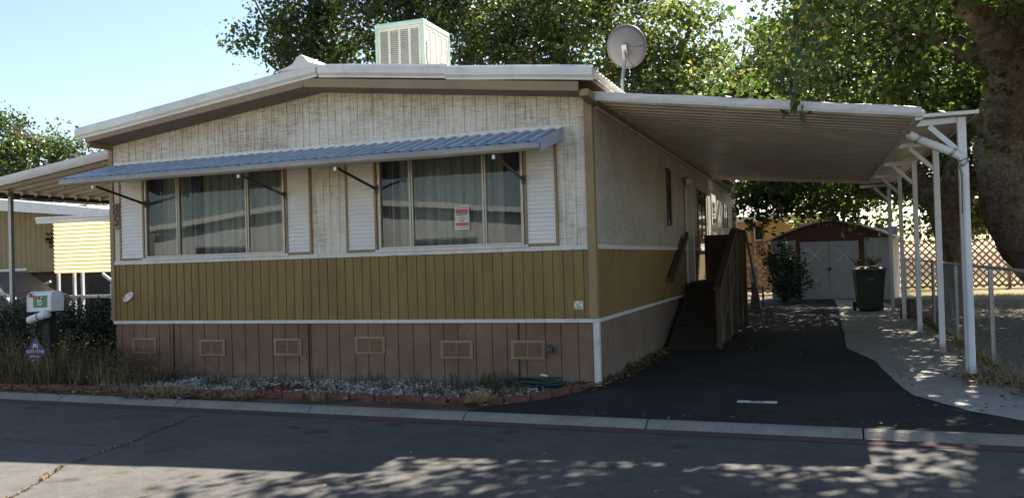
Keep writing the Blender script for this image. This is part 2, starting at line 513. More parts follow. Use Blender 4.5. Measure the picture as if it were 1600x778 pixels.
def mesh_np(name, verts, faces4, mat, parent=None, smooth=False):
    off = np.array(wloc(parent)) if parent is not None else np.zeros(3)
    verts = (np.asarray(verts, dtype=np.float32).reshape(-1, 3) - off.astype(np.float32))
    faces4 = np.asarray(faces4, dtype=np.int32)
    nper = faces4.shape[1]; nf = len(faces4)
    me = bpy.data.meshes.new(name)
    me.vertices.add(len(verts)); me.vertices.foreach_set('co', verts.ravel())
    me.loops.add(nf * nper); me.loops.foreach_set('vertex_index', faces4.ravel())
    me.polygons.add(nf)
    me.polygons.foreach_set('loop_start', np.arange(0, nf * nper, nper, dtype=np.int32))
    me.polygons.foreach_set('loop_total', np.full(nf, nper, dtype=np.int32))
    if smooth: me.polygons.foreach_set('use_smooth', np.ones(nf, dtype=bool))
    me.materials.append(M[mat]); me.update(calc_edges=True)
    o = bpy.data.objects.new(name, me); col.objects.link(o)
    if parent is not None: o.parent = parent
    return o

def leaf_quads(cent, size, aspect=.62, droop=.35, var=.5):
    """diamond leaves folded along the midrib, centres (n,3)"""
    n = len(cent)
    d = rng.normal(size=(n, 3)); d[:, 2] = d[:, 2] * .7 - droop
    d /= np.linalg.norm(d, axis=1)[:, None]
    r = rng.normal(size=(n, 3)); s = np.cross(d, r); s /= np.linalg.norm(s, axis=1)[:, None] + 1e-9
    up = np.cross(s, d)
    L = (size * (1 + rng.uniform(-var, var, n)))[:, None]
    W = L * aspect / 2
    c = np.asarray(cent)
    p0 = c - d * L * .5
    p1 = c + s * W + up * W * .3 - d * L * .05
    p2 = c + d * L * .5
    p3 = c - s * W + up * W * .3 - d * L * .05
    v = np.stack([p0, p1, p2, p3], axis=1).reshape(-1, 3)
    f = np.arange(4 * n).reshape(-1, 4)
    return v, f

def clump_points(centers, per, spread, flat=.75):
    centers = np.asarray(centers)
    n = len(centers)
    cnt = rng.poisson(per, n)
    idx = np.repeat(np.arange(n), cnt)
    o = rng.normal(size=(len(idx), 3)) * spread
    o[:, 2] *= flat
    sp = rng.uniform(.6, 1.35, n)
    return centers[idx] + o * sp[idx][:, None]

def blob_centers(ell, n, shell=.55, keep=None, gaps=0):
    """clump centres in a union of ellipsoids, denser to the outside"""
    vols = np.array([e[3] * e[4] * e[5] for e in ell]) ** .75
    out = []
    for e, k in zip(ell, (vols / vols.sum() * n).astype(int)):
        d = rng.normal(size=(k, 3)); d /= np.linalg.norm(d, axis=1)[:, None]
        r = rng.uniform(shell ** 3, 1, k) ** (1 / 3)
        r *= 1 + .16 * np.sin(d[:, 0] * 5 + e[0]) * np.cos(d[:, 2] * 6 + e[1])
        p = d * r[:, None] * np.array(e[3:6]) + np.array(e[:3])
        out.append(p)
    p = np.concatenate(out)
    if gaps:
        w = 6.283 / gaps; q = p + rng.uniform(0, 50, 3)
        f = np.sin(q[:, 0] * w + np.sin(q[:, 2] * w * .6)) * np.sin(q[:, 1] * w * .9 + 1) + np.sin(q[:, 2] * w * 1.3 + np.cos(q[:, 0] * w * .5)) * .9
        p = p[f > -.35]
    if keep is not None: p = p[keep(p)]
    return p

def branch_tree(name, loc, label, cat, group, trunk_paths, ell, nclump, per, spread, leaf, leafmat_, keep=None, twig=.5, shell=.45, aspect=.62, gaps=2.4):
    t = thing(name, loc, label, cat, group)
    mb = MB()
    for pts, rs in trunk_paths:
        # subdivide paths into gentle curves
        P = [Vector(p) for p in pts]; Q = []; R = []
        for i in range(len(P) - 1):
            p0 = P[max(i - 1, 0)]; p1 = P[i]; p2 = P[i + 1]; p3 = P[min(i + 2, len(P) - 1)]
            for k in range(8 if max(rs) > .5 else 5):
                s = k / (8 if max(rs) > .5 else 5)
                q = .5 * ((2 * p1) + (-p0 + p2) * s + (2 * p0 - 5 * p1 + 4 * p2 - p3) * s * s + (-p0 + 3 * p1 - 3 * p2 + p3) * s ** 3)
                Q.append(q); R.append(rs[i] * (1 - s) + rs[i + 1] * s)
        Q.append(P[-1]); R.append(rs[-1])
        mb.tube(Q, R, 26 if max(rs) > .5 else (14 if max(rs) > .2 else 6), noise_=.05)
    cen = blob_centers(ell, int(nclump * 1.25), shell, keep, gaps)
    tips = [Vector(p) for pts, rs in trunk_paths for p in pts[1:]]
    tn = np.array([list(p) for p in tips])
    sel = rng.choice(len(cen), int(len(cen) * twig), replace=False)
    for i in sel:
        c = cen[i]; dist = np.linalg.norm(tn - c, axis=1); a = tips[int(dist.argmin())]; b = Vector(c)
        m = (a + b) / 2 + Vector((random.uniform(-.3, .3), random.uniform(-.3, .3), random.uniform(-.1, .4)))
        l = (b - a).length
        mb.tube([a, m, b], [min(.05, .012 + l * .012), .02, .007], 4, cap=False)
    mb.build('trunk', 'bark', t, smooth=True)
    pts = clump_points(cen, per, spread)
    if keep is not None: pts = pts[keep(pts)]
    v, f = leaf_quads(pts, leaf, aspect)
    mesh_np('crown', v, f, leafmat_, t)
    return t

# ---------------------------------------------------------------- ground, street, drive
def curbY(x): return -1.93 - .03 * x
def sheet(name, poly, z, mat, kind='structure', thick=0):
    mb = MB(); n = len(poly)
    mb.add([(x, y, z) for x, y in poly], [tuple(range(n))])
    o = mb.build(name, mat)
    return tag(o, kind=kind)

XL, XR = -60, 60
sheet('ground', [(-400, -400), (400, -400), (400, 500), (-400, 500)], -.12, 'dirt')
sheet('road', [(XL, curbY(XL) - .20), (XL, -13.4 - .03 * XL), (XR, -13.4 - .03 * XR), (XR, curbY(XR) - .20)][::1], -.045, 'asphalt')
mb = MB()
# rolled kerb in cast sections with joints
x = XL
prof = [(.0, -.2), (.0, .012), (-.06, .014), (-.10, .004), (-.14, -.022), (-.17, -.044), (-.205, -.047), (-.205, -.2)]
k = 0
while x < XR:
    x1 = min(x + (1.83 if abs(x) < 20 else 10), XR)
    xe = x1 - .012
    mb.sweep(prof, [lambda a, b, q=x: (q, curbY(q) + a, b), lambda a, b, q=xe: (q, curbY(q) + a, b)])
    x = x1
tag(mb.build('curb', 'curb', bevel=.004), kind='structure')
sheet('red_curb_stripe', [(XL, curbY(XL) - .205), (XL, curbY(XL) - .40), (XR, curbY(XR) - .40), (XR, curbY(XR) - .205)], -.041, 'redstripe')
yard = [(XL, curbY(XL)), (XR, curbY(XR)), (XR, 60), (XL, 60)]
sheet('yard', yard, -.002, 'dirt')
sheet('far_yard', [(-60, -13.4 + 1.78), (-60, -60), (60, -60), (60, -13.4 - 1.78)], -.02, 'drygrass')
sheet('dry_lawn', [(5.2, 18), (30, 18), (30, 40), (5.2, 40)], .006, 'drygrass')
drive = [(-.95, curbY(-.95)), (-.75, -1.5), (-.35, -1.05), (-.05, -.3), (0.02, .1), (0.02, 17.4), (-.9, 17.5), (-.9, 19.2), (2.75, 19.2), (2.8, 12.6), (2.8, 4.4), (3.15, 2.6),
         (3.3, .55), (3.38, -.2), (3.75, -1.0), (4.3, -1.6), (4.9, curbY(4.9))]
def ragged(poly, step=.12, j=.012, seed=5):
    r = random.Random(seed); out = []; n = len(poly)
    for i in range(n):
        a, b = poly[i], poly[(i + 1) % n]; L_ = math.hypot(b[0] - a[0], b[1] - a[1]); k = max(1, int(L_ / step)); w = 0
        for q in range(k):
            w = w * .6 + r.uniform(-j, j); out.append((a[0] + (b[0] - a[0]) * q / k + w, a[1] + (b[1] - a[1]) * q / k + w * .7))
    return out
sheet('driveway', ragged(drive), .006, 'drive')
path = [(3.15, 2.7), (2.82, 4.4), (2.82, 12.6), (2.77, 19.0), (4.0, 18.6), (4.38, 12), (4.42, 1.4), (4.5, .3), (4.75, -.6), (5.2, -1.3), (5.9, curbY(5.9) + .02), (4.75, curbY(4.7)),
        (4.2, -1.52), (3.73, -.95), (3.36, -.15), (3.28, .5)]
sheet('path', ragged(path, j=.008), .0105, 'concrete')

# cracks in the street filled with dry debris
crk = MB(); debris = []
for pts in ([(-2.5, -6.3), (-2.75, -5.58), (-3.0, -5.06), (-3.3, -4.56), (-3.45, -3.7), (-3.66, -3.02), (-3.76, -2.6)], [(1.2, -6.5), (2.9, -5.2), (4.6, -4.9), (6.5, -3.6)], [(-9, -4.1), (-7, -3.6), (-5.4, -3.8), (-3.4, -3.9)]):
    P = []
    for a, b in zip(pts[:-1], pts[1:]):
        for k in range(9):
            t = k / 9; P.append((a[0] * (1 - t) + b[0] * t + random.uniform(-.022, .022), a[1] * (1 - t) + b[1] * t + random.uniform(-.022, .022)))
    for a, b in zip(P[:-1], P[1:]):
        w = random.uniform(.004, .011)
        d = Vector((b[0] - a[0], b[1] - a[1])).normalized(); n = Vector((-d.y, d.x)) * w
        crk.add([(a[0] - n.x, a[1] - n.y, -.0415), (b[0] - n.x, b[1] - n.y, -.0415), (b[0] + n.x, b[1] + n.y, -.0415), (a[0] + n.x, a[1] + n.y, -.0415)], [(0, 1, 2, 3)])
        if pts[0][0] == -2.5 and random.random() < .8:
            for q in range(4): debris.append((a[0] + random.gauss(0, .015), a[1] + random.gauss(0, .02), -.035))
tag(crk.build('road_crack', 'black'), kind='structure')

# ---------------------------------------------------------------- mobile home
W, LEN = 7.34, 17.4
def wall_top(x):      # underside of the gable at the wall
    if x < -3.67: return 3.395 + (x + W) / 3.67 * .45
    return 3.845 - (x + 3.67) / 3.67 * .41
home = thing('mobile_home', (-3.67, 8.7, 0), 'brown and white weathered double wide mobile home with low gable roof', 'mobile home')
H = home
F = lambda u, o, z: (u, -o, z)               # front wall (faces -Y)
S = lambda u, o, z: (o, u, z)                # right side wall (faces +X)
WZ0, WZ1 = 1.705, 2.99
wins = [(-6.71, -4.31, (-6.12, -4.93)), (-2.87, -.875, (-2.40, -1.39))]
mb = MB()
def addg(m, *a, **k):
    g = grooved(*a, **k); m.add(g.v, g.f)
def gable(u): return wall_top(u)
addg(mb, -W + .03, -3.67, WZ1, gable, F, seed=3); addg(mb, -3.67, -.09, WZ1, gable, F, seed=4)
addg(mb, -W + .03, -6.71, 1.66, WZ1, F, seed=5); addg(mb, -4.31, -2.87, 1.66, WZ1, F, seed=6); addg(mb, -.875, -.09, 1.66, WZ1, F, seed=7)
for a, b, _ in wins: addg(mb, a, b, 1.66, WZ0, F, seed=8)
mb.build('front_wall', 'white_worn', H)
mb = MB(); addg(mb, -W + .03, -.07, .80, 1.63, F, gap=(.125, .14), seed=9, w=.014, d=.012)
mb.build('lower_siding', 'olive', H)
mb = MB(); addg(mb, -W + .01, -.02, -.03, .765, lambda u, o, z: (u, .015 - o, z), gap=(.19, .25), seed=12, w=.014, d=.014)
mb.build('skirting', 'skirt', H)
# panel seams in the skirting, a few boards sprung a little
for xs in (-6.27, -4.0, -1.0):
    box('skirting_seam', 'dark', H, xs - .008, xs + .008, .002, .012, 0, .76)
# side walls
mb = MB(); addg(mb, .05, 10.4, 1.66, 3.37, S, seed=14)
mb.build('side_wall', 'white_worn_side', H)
mb = MB(); addg(mb, 10.4, LEN, .8, 3.37, lambda u, o, z: (.012 + o, u, z), gap=(.19, .21), seed=15)
mb.build('rear_side_wall', 'shed_white', H)
mb = MB(); addg(mb, .07, 10.4, .80, 1.63, S, gap=(.125, .14), seed=16, w=.014, d=.012)
mb.build('lower_siding', 'olive', H)
mb = MB(); addg(mb, .02, LEN, -.03, .765, lambda u, o, z: (-.015 + o, u, z), gap=(.4, .7), seed=17, w=.016, d=.014)
mb.build('skirting', 'skirt_side', H)
# hidden walls and floor close the shell
mb = MB(); mb.box(-W, -W + .06, .06, LEN, 0, 3.35); mb.box(-W, 0, LEN - .08, LEN - .02, 0, 3.37); mb.box(-W + .07, -.03, .1, LEN - .1, .7, .76)
mb.build('rear_shell', 'olive', H)
mb = MB(); mb.box(-W + .1, -.1, 3.2, 3.25, .78, 3.3); mb.box(-W + .1, -.1, .05, 3.2, 3.12, 3.16)
mb.build('interior_partition', 'interior', H)
# trims
mb = MB()
for a, b in ((-W + .0, -4.28), (-4.275, -.075)): mb.box(a, b, -.022, .0, 1.622, 1.678)
mb.build('trim_board', 'white_trim', H, bevel=.003)
mb = MB(); mb.box(-W, -3.5, -.022, .01, .755, .80); mb.box(-3.497, .028, -.024, .01, .755, .80)
mb.build('trim_board', 'white_trim', H, bevel=.003)
mb = MB(); mb.box(.0, .022, .08, 10.3, 1.622, 1.678); mb.box(.0, .026, .012, LEN, .755, .80)
mb.build('trim_board', 'white_trim', H, bevel=.003)
box('corner_trim', 'tan_trim', H, -.085, .014, -.03, .07, .803, 3.375, .003)
box('corner_trim', 'tan_trim', H, -W - .035, -W + .035, -.026, .06, .803, 3.34, .003)
box('skirt_corner', 'white_trim', H, -.05, .022, -.018, .055, -.03, .753, .003)
# front windows
def xcurtain(x0, x1, y, z0, z1, amp, per, seed):
    r = random.Random(seed); n = int((x1 - x0) / .012)
    ph = [r.uniform(0, 6.28) for _ in range(3)]
    def fn(s, t):
        x = x0 + (x1 - x0) * s
        a = amp * (math.sin(x * 6.283 / per + ph[0]) + .6 * math.sin(x * 6.283 / per * 2.37 + ph[1]) + .5 * math.sin(x * 2.1 + ph[2]))
        return (x, y + a * (.8 + .35 * t), z1 + (z0 - z1) * t)
    return MB().grid(n, 6, fn)
for wi, (a, b, mull) in enumerate(wins):
    w = MB(); t = .032
    w.box(a, b, -.035, .06, WZ1 - t, WZ1); w.box(a, b, -.035, .06, WZ0, WZ0 + t)
    w.box(a, a + t, -.035, .06, WZ0 + t, WZ1 - t); w.box(b - t, b, -.035, .06, WZ0 + t, WZ1 - t)
    wf = w.build('window', 'alu', H, bevel=.003)
    s = MB(); s.box(a - .05, b + .05, -.045, -.023, 1.672, 1.705)
    s.build('sill', 'white_trim', wf, bevel=.003)
    for q in mull:
        mm = MB(); mm.prism([(q - .026, -.028), (q - .003, -.028), (q - .001, -.012), (q + .004, -.012), (q + .006, -.020), (q + .024, -.020), (q + .024, .03), (q - .026, .03)], lambda a_, b_, c_: (a_, b_, c_), WZ0 + t, WZ1 - t)
        mm.build('mullion', 'alu', wf)
    # a glass pane per sash
    edges = [a + t, mull[0], mull[1], b - t]
    for i in range(3):
        yy = .004 if i == 1 else -.004
        g = MB(); g.add([(edges[i], yy, WZ0 + t), (edges[i + 1], yy, WZ0 + t), (edges[i + 1], yy, WZ1 - t), (edges[i], yy, WZ1 - t)], [(0, 1, 2, 3)])
        g.build('pane', 'glass', wf)
    c = xcurtain(a + .02, b - .02, .15, WZ0 - .1, WZ1 + .05, .024, .19, 20 + wi); c.build('curtain', 'curtain', wf, smooth=True)
    c = xcurtain(a - .02, a + .22, .10, WZ0 - .1, WZ1 + .05, .012, .11, 30 + wi); c.build('curtain', 'curtain_dark', wf, smooth=True)
    xm = (a + .75) if wi == 0 else (a + 1.72)
    c = xcurtain(xm, xm + .16, .095, WZ0 - .1, WZ1 + .05, .012, .1, 40 + wi); c.build('curtain', 'curtain_dark', wf, smooth=True)
# shutters
def louvre(x0, x1, z0, z1, y=-.012, pitch=.052):
    m = MB(); z = z0
    while z < z1 - .01:
        zt = min(z + pitch, z1)
        m.add([(x0, y - .016, z), (x1, y - .016, z), (x1, y - .002, zt - .004), (x0, y - .002, zt - .004)], [(0, 1, 2, 3)])
        m.add([(x0, y - .002, zt - .004), (x1, y - .002, zt - .004), (x1, y - .016, zt), (x0, y - .016, zt)], [(0, 1, 2, 3)])
        z = zt
    return m
for x0, x1 in ((-7.19, -6.725), (-4.295, -3.89), (-3.36, -2.90), (-.86, -.44)):
    lo = louvre(x0 + .03, x1 - .03, 1.715, 2.96).build('shutter', 'shutter', H)
    fr = MB(); fr.box(x0, x0 + .032, -.034, -.001, 1.682, 2.99); fr.box(x1 - .032, x1, -.034, -.001, 1.682, 2.99)
    fr.box(x0 + .032, x1 - .032, -.032, -.001, 1.682, 1.714); fr.box(x0 + .032, x1 - .032, -.032, -.001, 2.96, 2.99)
    fr.build('shutter_frame', 'tan_trim', lo, bevel=.003)
# eyebrow awning
A0, A1, AY = -7.28, -.36, -.92
za, zb = 3.045, 2.775
m = MB(); n = 43; p = (A1 - A0) / n
for i in range(n):
    x0 = A0 + i * p; x1 = x0 + p
    pts = [(x0, 0), (x0 + .012, .055), (x0 + .06, .055), (x0 + .066, .0), (x1, 0)]
    vs = []
    for xx, hh in pts: vs += [(xx, -.004, za + hh), (xx, AY, zb + hh)]
    m.add(vs, [(2 * k, 2 * k + 2, 2 * k + 3, 2 * k + 1) for k in range(4)])
aw = m.build('awning', 'awning', H, solid=.002)
# under-skin and front roll valance
m = MB(); m.add([(A0, -.004, za - .012), (A1, -.004, za - .012), (A1, AY, zb - .012), (A0, AY, zb - .012)], [(3, 2, 1, 0)])
m.build('awning_underside', 'awning_under', aw)
prof = [(AY + .02, zb + .045), (AY - .035, zb + .03), (AY - .058, zb + .0), (AY - .056, zb - .032), (AY - .03, zb - .056), (AY + .0, zb - .06), (AY + .0, zb - .05), (AY - .045, zb - .028), (AY - .04, zb), (AY + .02, zb + .02)]
m = MB(); m.sweep(prof, [lambda a, b, q=q: (q[0], a + q[2], b + q[1]) for q in wavy([(A0 - .02, 0), (A1 + .02, 0)], .4, .004)])
m.build('valance', 'awning_under', aw, bevel=.004)
for q in (A0 - .012, A1):
    m = MB(); m.prism([(-.004, za + .055), (-.004, za - .09), (AY + .01, zb - .075), (AY + .01, zb + .055)], lambda a, b, c: (c, a, b), q, q + .012)
    m.build('awning_end', 'awning', aw)
m = MB(); m.box(A0, A1, -.016, .0, za + .03, za + .075)
x = A0
while x < A1 - .05:
    m.box(x, x + .07, -.020, -.0165, za + .068, za + .083); x += .1
m.build('wall_rail', 'white_metal', aw)
for x0, x1 in ((-6.69, -6.75), (-4.29, -4.36), (-2.885, -2.95), (-.86, -.90)):
    m = MB(); m.bar((x0, -.04, 2.49), (x1, -.86, 2.69), .012, .034)
    m.box(x0 - .02, x0 + .02, -.055, -.03, 2.44, 2.54)
    m.build('support_arm', 'dark_metal', aw)
    m = MB(); m.box(x1 - .016, x1 + .012, AY - .005, AY + .025, 2.655, 2.70)
    m.build('arm_bracket', 'white_metal', aw)
# roof: corrugated sheets, ridge cap, rounded edge trim, fascia, soffit
def roof_z(x):      # upper surface
    if x < -3.67: return 3.58 + (x + 7.48) / 3.81 * .49
    return 4.07 - (x + 3.67) / 3.82 * .39
RY0, RY1 = -.44, LEN + .3
def corr(s): return .014 * math.sin(s * 2 * math.pi / .14)
m = MB()
ny = int((RY1 - RY0) / .0175)
for xa, xb in ((-7.50, -3.67), (-3.67, .17)):
    m.grid(1, ny, lambda s, t: (xa + (xb - xa) * s, RY0 + (RY1 - RY0) * t, roof_z(xa + (xb - xa) * s) - .03 + corr((RY1 - RY0) * t)))
rf = m.build('roof', 'roof_metal', H, smooth=True, solid=.004)
m = MB()
capp = [(-.34, -.03), (-.22, .0), (-.12, .035), (-.06, .11), (0, .145), (.06, .11), (.12, .04), (.24, .0), (.36, -.035), (.36, -.05), (-.34, -.045)]
m.sweep([(-3.67 + a, 4.085 + b) for a, b in capp], [lambda a, b, q=q: (a, q, b) for q in (-.52, RY1)])
m.build('ridge_cap', 'roof_metal', rf, bevel=.01)
ep = [(0, .0), (-.045, -.004), (-.072, -.03), (-.08, -.075), (-.072, -.12), (-.045, -.15), (-.04, -.175), (0, -.175)]
def edge_run(m, pts, y=-.44):
    m.sweep(ep, [lambda a, b, q=q: (q[0], y + a + q[2], q[1] + b) for q in wavy(pts)])
m = MB(); edge_run(m, [(-7.50, 3.60), (-5.6, 3.84), (-3.45, 4.105)]); m.build('edge_trim', 'roof_metal', rf, smooth=False, bevel=.006)
m = MB(); edge_run(m, [(-3.43, 4.09), (-1.62, 3.895)], -.445); m.build('edge_trim', 'roof_metal', rf, bevel=.006)
m = MB(); edge_run(m, [(-1.66, 3.885), (.16, 3.695)], -.438); m.build('edge_trim', 'roof_metal', rf, bevel=.006)
m = MB()
m.box(.10, .17, -.44, LEN + .2, 3.545, 3.56)
m.build('eave_flashing', 'roof_metal', rf)
# fascia boards following the gable
def slab(m, xa, za_, xb, zb_, h, y0, y1):
    m.add([(xa, y0, za_ - h), (xb, y0, zb_ - h), (xb, y1, zb_ - h), (xa, y1, za_ - h), (xa, y0, za_), (xb, y0, zb_), (xb, y1, zb_), (xa, y1, za_)],
          [(0, 3, 2, 1), (4, 5, 6, 7), (0, 1, 5, 4), (1, 2, 6, 5), (2, 3, 7, 6), (3, 0, 4, 7)])
m = MB(); slab(m, -7.34, 3.49, -3.67, 3.93, .11, -.475, -.44); m.build('fascia', 'fascia', H, bevel=.003)
m = MB(); slab(m, -3.665, 3.93, -.02, 3.525, .11, -.475, -.44); m.build('fascia', 'fascia', H, bevel=.003)
m = MB()
slab(m, -7.33, 3.40, -3.67, 3.85, .02, -.44, .03); slab(m, -3.67, 3.85, .0, 3.44, .02, -.44, .03)
m.build('soffit', 'soffit', H)
m = MB(); m.prism([(-.44, 3.44), (-.44, 3.36), (-.05, 3.33), (LEN, 3.33), (LEN, 3.44)], lambda a, b, c: (c, a, b), -.018, .09)
m.prism([(-.43, 3.40), (-.43, 3.32), (0, 3.32), (LEN, 3.32), (LEN, 3.4)], lambda a, b, c: (c, a, b), -7.36, -7.30)
m.build('eave_box', 'fascia', H, bevel=.004)
m = MB(); slab(m, -7.36, 3.53, -3.67, 4.0, .03, -.43, LEN + .2); slab(m, -3.67, 4.0, .08, 3.61, .03, -.43, LEN + .2)
m.build('roof_deck', 'soffit', H)
m = MB(); m.add([(-.7, -.43, 3.493), (-.25, -.43, 3.445), (-.25, -.18, 3.445), (-.7, -.18, 3.493)], [(0, 1, 2, 3)])
# skirting vents
vent_pos = [(-6.80, .435), (-5.59, .415), (-4.335, .435), (-3.065, .465), (-1.83, .42), (-.88, .425)]
for vx, vz in vent_pos:
    m = MB(); w, h = .22, .115
    m.box(vx - w, vx + w, -.004, .006, vz - h, vz + h)
    for z0, z1 in ((vz - h + .018, vz - h + .03), (vz + h - .03, vz + h - .018)): m.box(vx - w + .03, vx + w - .03, -.014, -.003, z0, z1)
    for x0, x1 in ((vx - w + .03, vx - w + .042), (vx + w - .042, vx + w - .03), (vx - .008, vx + .008)): m.box(x0, x1, -.014, -.003, vz - h + .03, vz + h - .03)
    ve = m.build('vent', 'vent', H, bevel=.003)
    m = MB(); m.box(vx - w + .042, vx + w - .042, -.0065, -.0045, vz - h + .03, vz + h - .03); m.build('vent_opening', 'skirt', ve)
    m = MB()
    for k in range(8):
        z = vz - h + .043 + k * .0205
        m.add([(vx - w + .042, -.008, z - .004), (vx + w - .042, -.008, z - .004), (vx + w - .042, -.017, z + .006), (vx - w + .042, -.017, z + .006)], [(0, 1, 2, 3)])
    m.build('louvre', 'vent', ve, solid=.002)
m = MB(); m.tube([(-.60, .0, .44), (-.60, -.07, .44)], [.055, .055], 14); m.tube([(-.60, -.07, .44), (-.60, -.085, .44)], [.04, .03], 12)
m.tube([(-.66, -.03, .37), (-.645, -.03, .33)], .012, 6)
m.build('pipe_cap', 'dark_metal', H)
# side windows, door, lamp
def swin(y0, y1, z0, z1, x=.0, slats=0, mat='alu'):
    m = MB(); t = .03
    m.box(x, x + .03, y0, y1, z1 - t, z1); m.box(x, x + .03, y0, y1, z0, z0 + t); m.box(x, x + .03, y0, y0 + t, z0 + t, z1 - t); m.box(x, x + .03, y1 - t, y1, z0 + t, z1 - t)
    if y1 - y0 > .6: m.box(x, x + .025, (y0 + y1) / 2 - .015, (y0 + y1) / 2 + .015, z0 + t, z1 - t)
    f = m.build('window', mat, H)
    m = MB(); m.box(x + .006, x + .01, y0 + t, y1 - t, z0 + t, z1 - t); m.build('pane', 'car_glass', f)
swin(4.95, 5.32, 2.05, 3.05, mat='dark_metal')
swin(8.7, 10.0, 1.9, 2.95, mat='tan_trim')
swin(13.6, 14.5, 2.2, 2.95, .014); swin(15.9, 16.6, 2.2, 2.95, .014)
m = MB(); m.box(.0, .02, 6.95, 7.85, 1.0, 3.0); dr = m.build('door', 'shed_white', H)
m = MB(); m.box(.02, .05, 6.9, 6.95, .98, 3.05); m.box(.02, .05, 7.85, 7.9, .98, 3.05); m.box(.02, .05, 6.95, 7.85, 3.0, 3.05); m.build('door_frame', 'white_trim', dr)
m = MB(); m.tube([(.02, 7.0, 1.95), (.06, 7.0, 1.95), (.07, 7.0, 1.95)], [.012, .012, .03], 8); m.build('handle', 'galv', dr)
m = MB(); m.box(.014, .03, 11.0, 11.8, .95, 3.0); dr2 = m.build('door', 'white_metal', H)
m = MB(); m.box(.03, .034, 11.15, 11.65, 2.1, 2.8); m.build('door_glass', 'car_glass', dr2)
m = MB(); m.tube([(.0, 6.6, 2.98), (.12, 6.6, 2.99)], .02, 8); m.tube([(.12, 6.6, 3.02), (.12, 6.6, 2.98), (.12, 6.6, 2.86), (.12, 6.6, 2.84)], [.03, .07, .06, .03], 10)
m.build('wall_lamp', 'galv', H)
m = MB(); m.box(.0, .05, .12, 10.5, 3.30, 3.345); m.build('carport_ledger', 'carport_fascia', H)

# plaque with number 85, tilted oval plate, stickers
pq = box('number_plaque', 'plaque_wood', None, -7.295, -7.165, -.052, -.034, 2.15, 2.53, .004)
tag(pq, 'vertical wooden plaque with black number 85 at the left front corner of the home', 'number plaque')
text_mesh('digit', '8', .235, 'black', pq, (-7.228, -.056, 2.425), (1, 0, .06), (-.06, 0, 1), .003)
text_mesh('digit', '5', .235, 'black', pq, (-7.222, -.056, 2.26), (1, 0, -.1), (.1, 0, 1), .003)
m = MB(); n = 20; ca, sa = math.cos(rad(33)), math.sin(rad(33))
pl = [(math.cos(2 * math.pi * k / n) * .108, math.sin(2 * math.pi * k / n) * .05) for k in range(n)]
m.prism([(a * ca - b * sa, a * sa + b * ca) for a, b in pl], lambda a, b, c: (-7.06 + a, c, 1.15 + b), -.026, -.01)
ov = tag(m.build('oval_plaque', 'cream', bevel=.003), 'small tilted cream oval plaque on the olive siding near the left corner', 'plaque')
m = MB()
m.tube([(-7.12, -.028, 1.105), (-7.10, -.028, 1.13), (-7.11, -.028, 1.15), (-7.13, -.028, 1.14)], .0035, 4); m.build('scroll_mark', 'black', ov); m = MB(); m.tube([(-7.0, -.028, 1.2), (-7.03, -.028, 1.19), (-7.02, -.028, 1.165), (-6.99, -.028, 1.18)], .0035, 4)
m.build('scroll_mark', 'black', ov)
st = tag(box('sticker', 'cream', None, -.275, -.165, -.017, -.012, .915, 1.01), 'small white printed sticker on the olive siding beside the front right corner', 'sticker')
m = MB()
for k in range(4):
    for j in range(4):
        if random.random() < .7: m.box(-.268 + k * .025, -.25 + k * .025, -.019, -.0172, .925 + j * .021, .936 + j * .021)
m.build('print', 'dark_metal', st)

# notice in the window
nx, nz = -1.845, 2.02
n0 = pr_x = None
nt_ = tag(box('notice', 'paper', None, -1.93, -1.705, -.0125, -.0095, 1.965, 2.32), 'white notice with two red bands taped to the right front window', 'notice')
cx = -1.8175
box('red_band', 'pink', nt_, -1.915, -1.72, -.0145, -.0128, 2.205, 2.265); box('red_band', 'pink', nt_, -1.915, -1.72, -.0145, -.0128, 2.02, 2.068)
text_mesh('lettering', 'CAUTION', .042, 'pink', nt_, (cx, -.014, 2.288), (1, 0, 0), (0, 0, 1), .0008)
m = MB(); x = cx - .085
while x < cx + .075:      # a line of print too small to read in the photograph
    w = random.uniform(.008, .016); m.box(x, x + w, -.0145, -.0128, 2.180, 2.197); x += w + .005
m.build('small_print', 'black', nt_)
m = MB(); m.tube([(cx + .022 * math.cos(a), -.0135, 2.142 + .022 * math.sin(a)) for a in [k * .785 for k in range(9)]], .003, 4)
m.box(cx - .085, cx - .03, -.0145, -.0128, 2.141, 2.144); m.box(cx + .03, cx + .085, -.0145, -.0128, 2.141, 2.144)
m.build('emblem', 'pink', nt_)
m = MB()
for k in range(4): m.box(cx - .04 + k * .021, cx - .025 + k * .021, -.0145, -.0128, 2.088, 2.108)
m.build('small_print', 'pink', nt_)
m = MB()
for k in range(9): m.box(-1.912 + k * .022, -1.897 + k * .022, -.0145, -.0128, 1.992, 2.0)
m.build('small_print', 'black', nt_)

for o in [nt_] + list(nt_.children):
    for vt in o.data.vertices:
        vt.co.x = (vt.co.x - cx) * .88 - 1.70; vt.co.z = (vt.co.z - 2.1425) * .845 + 2.07
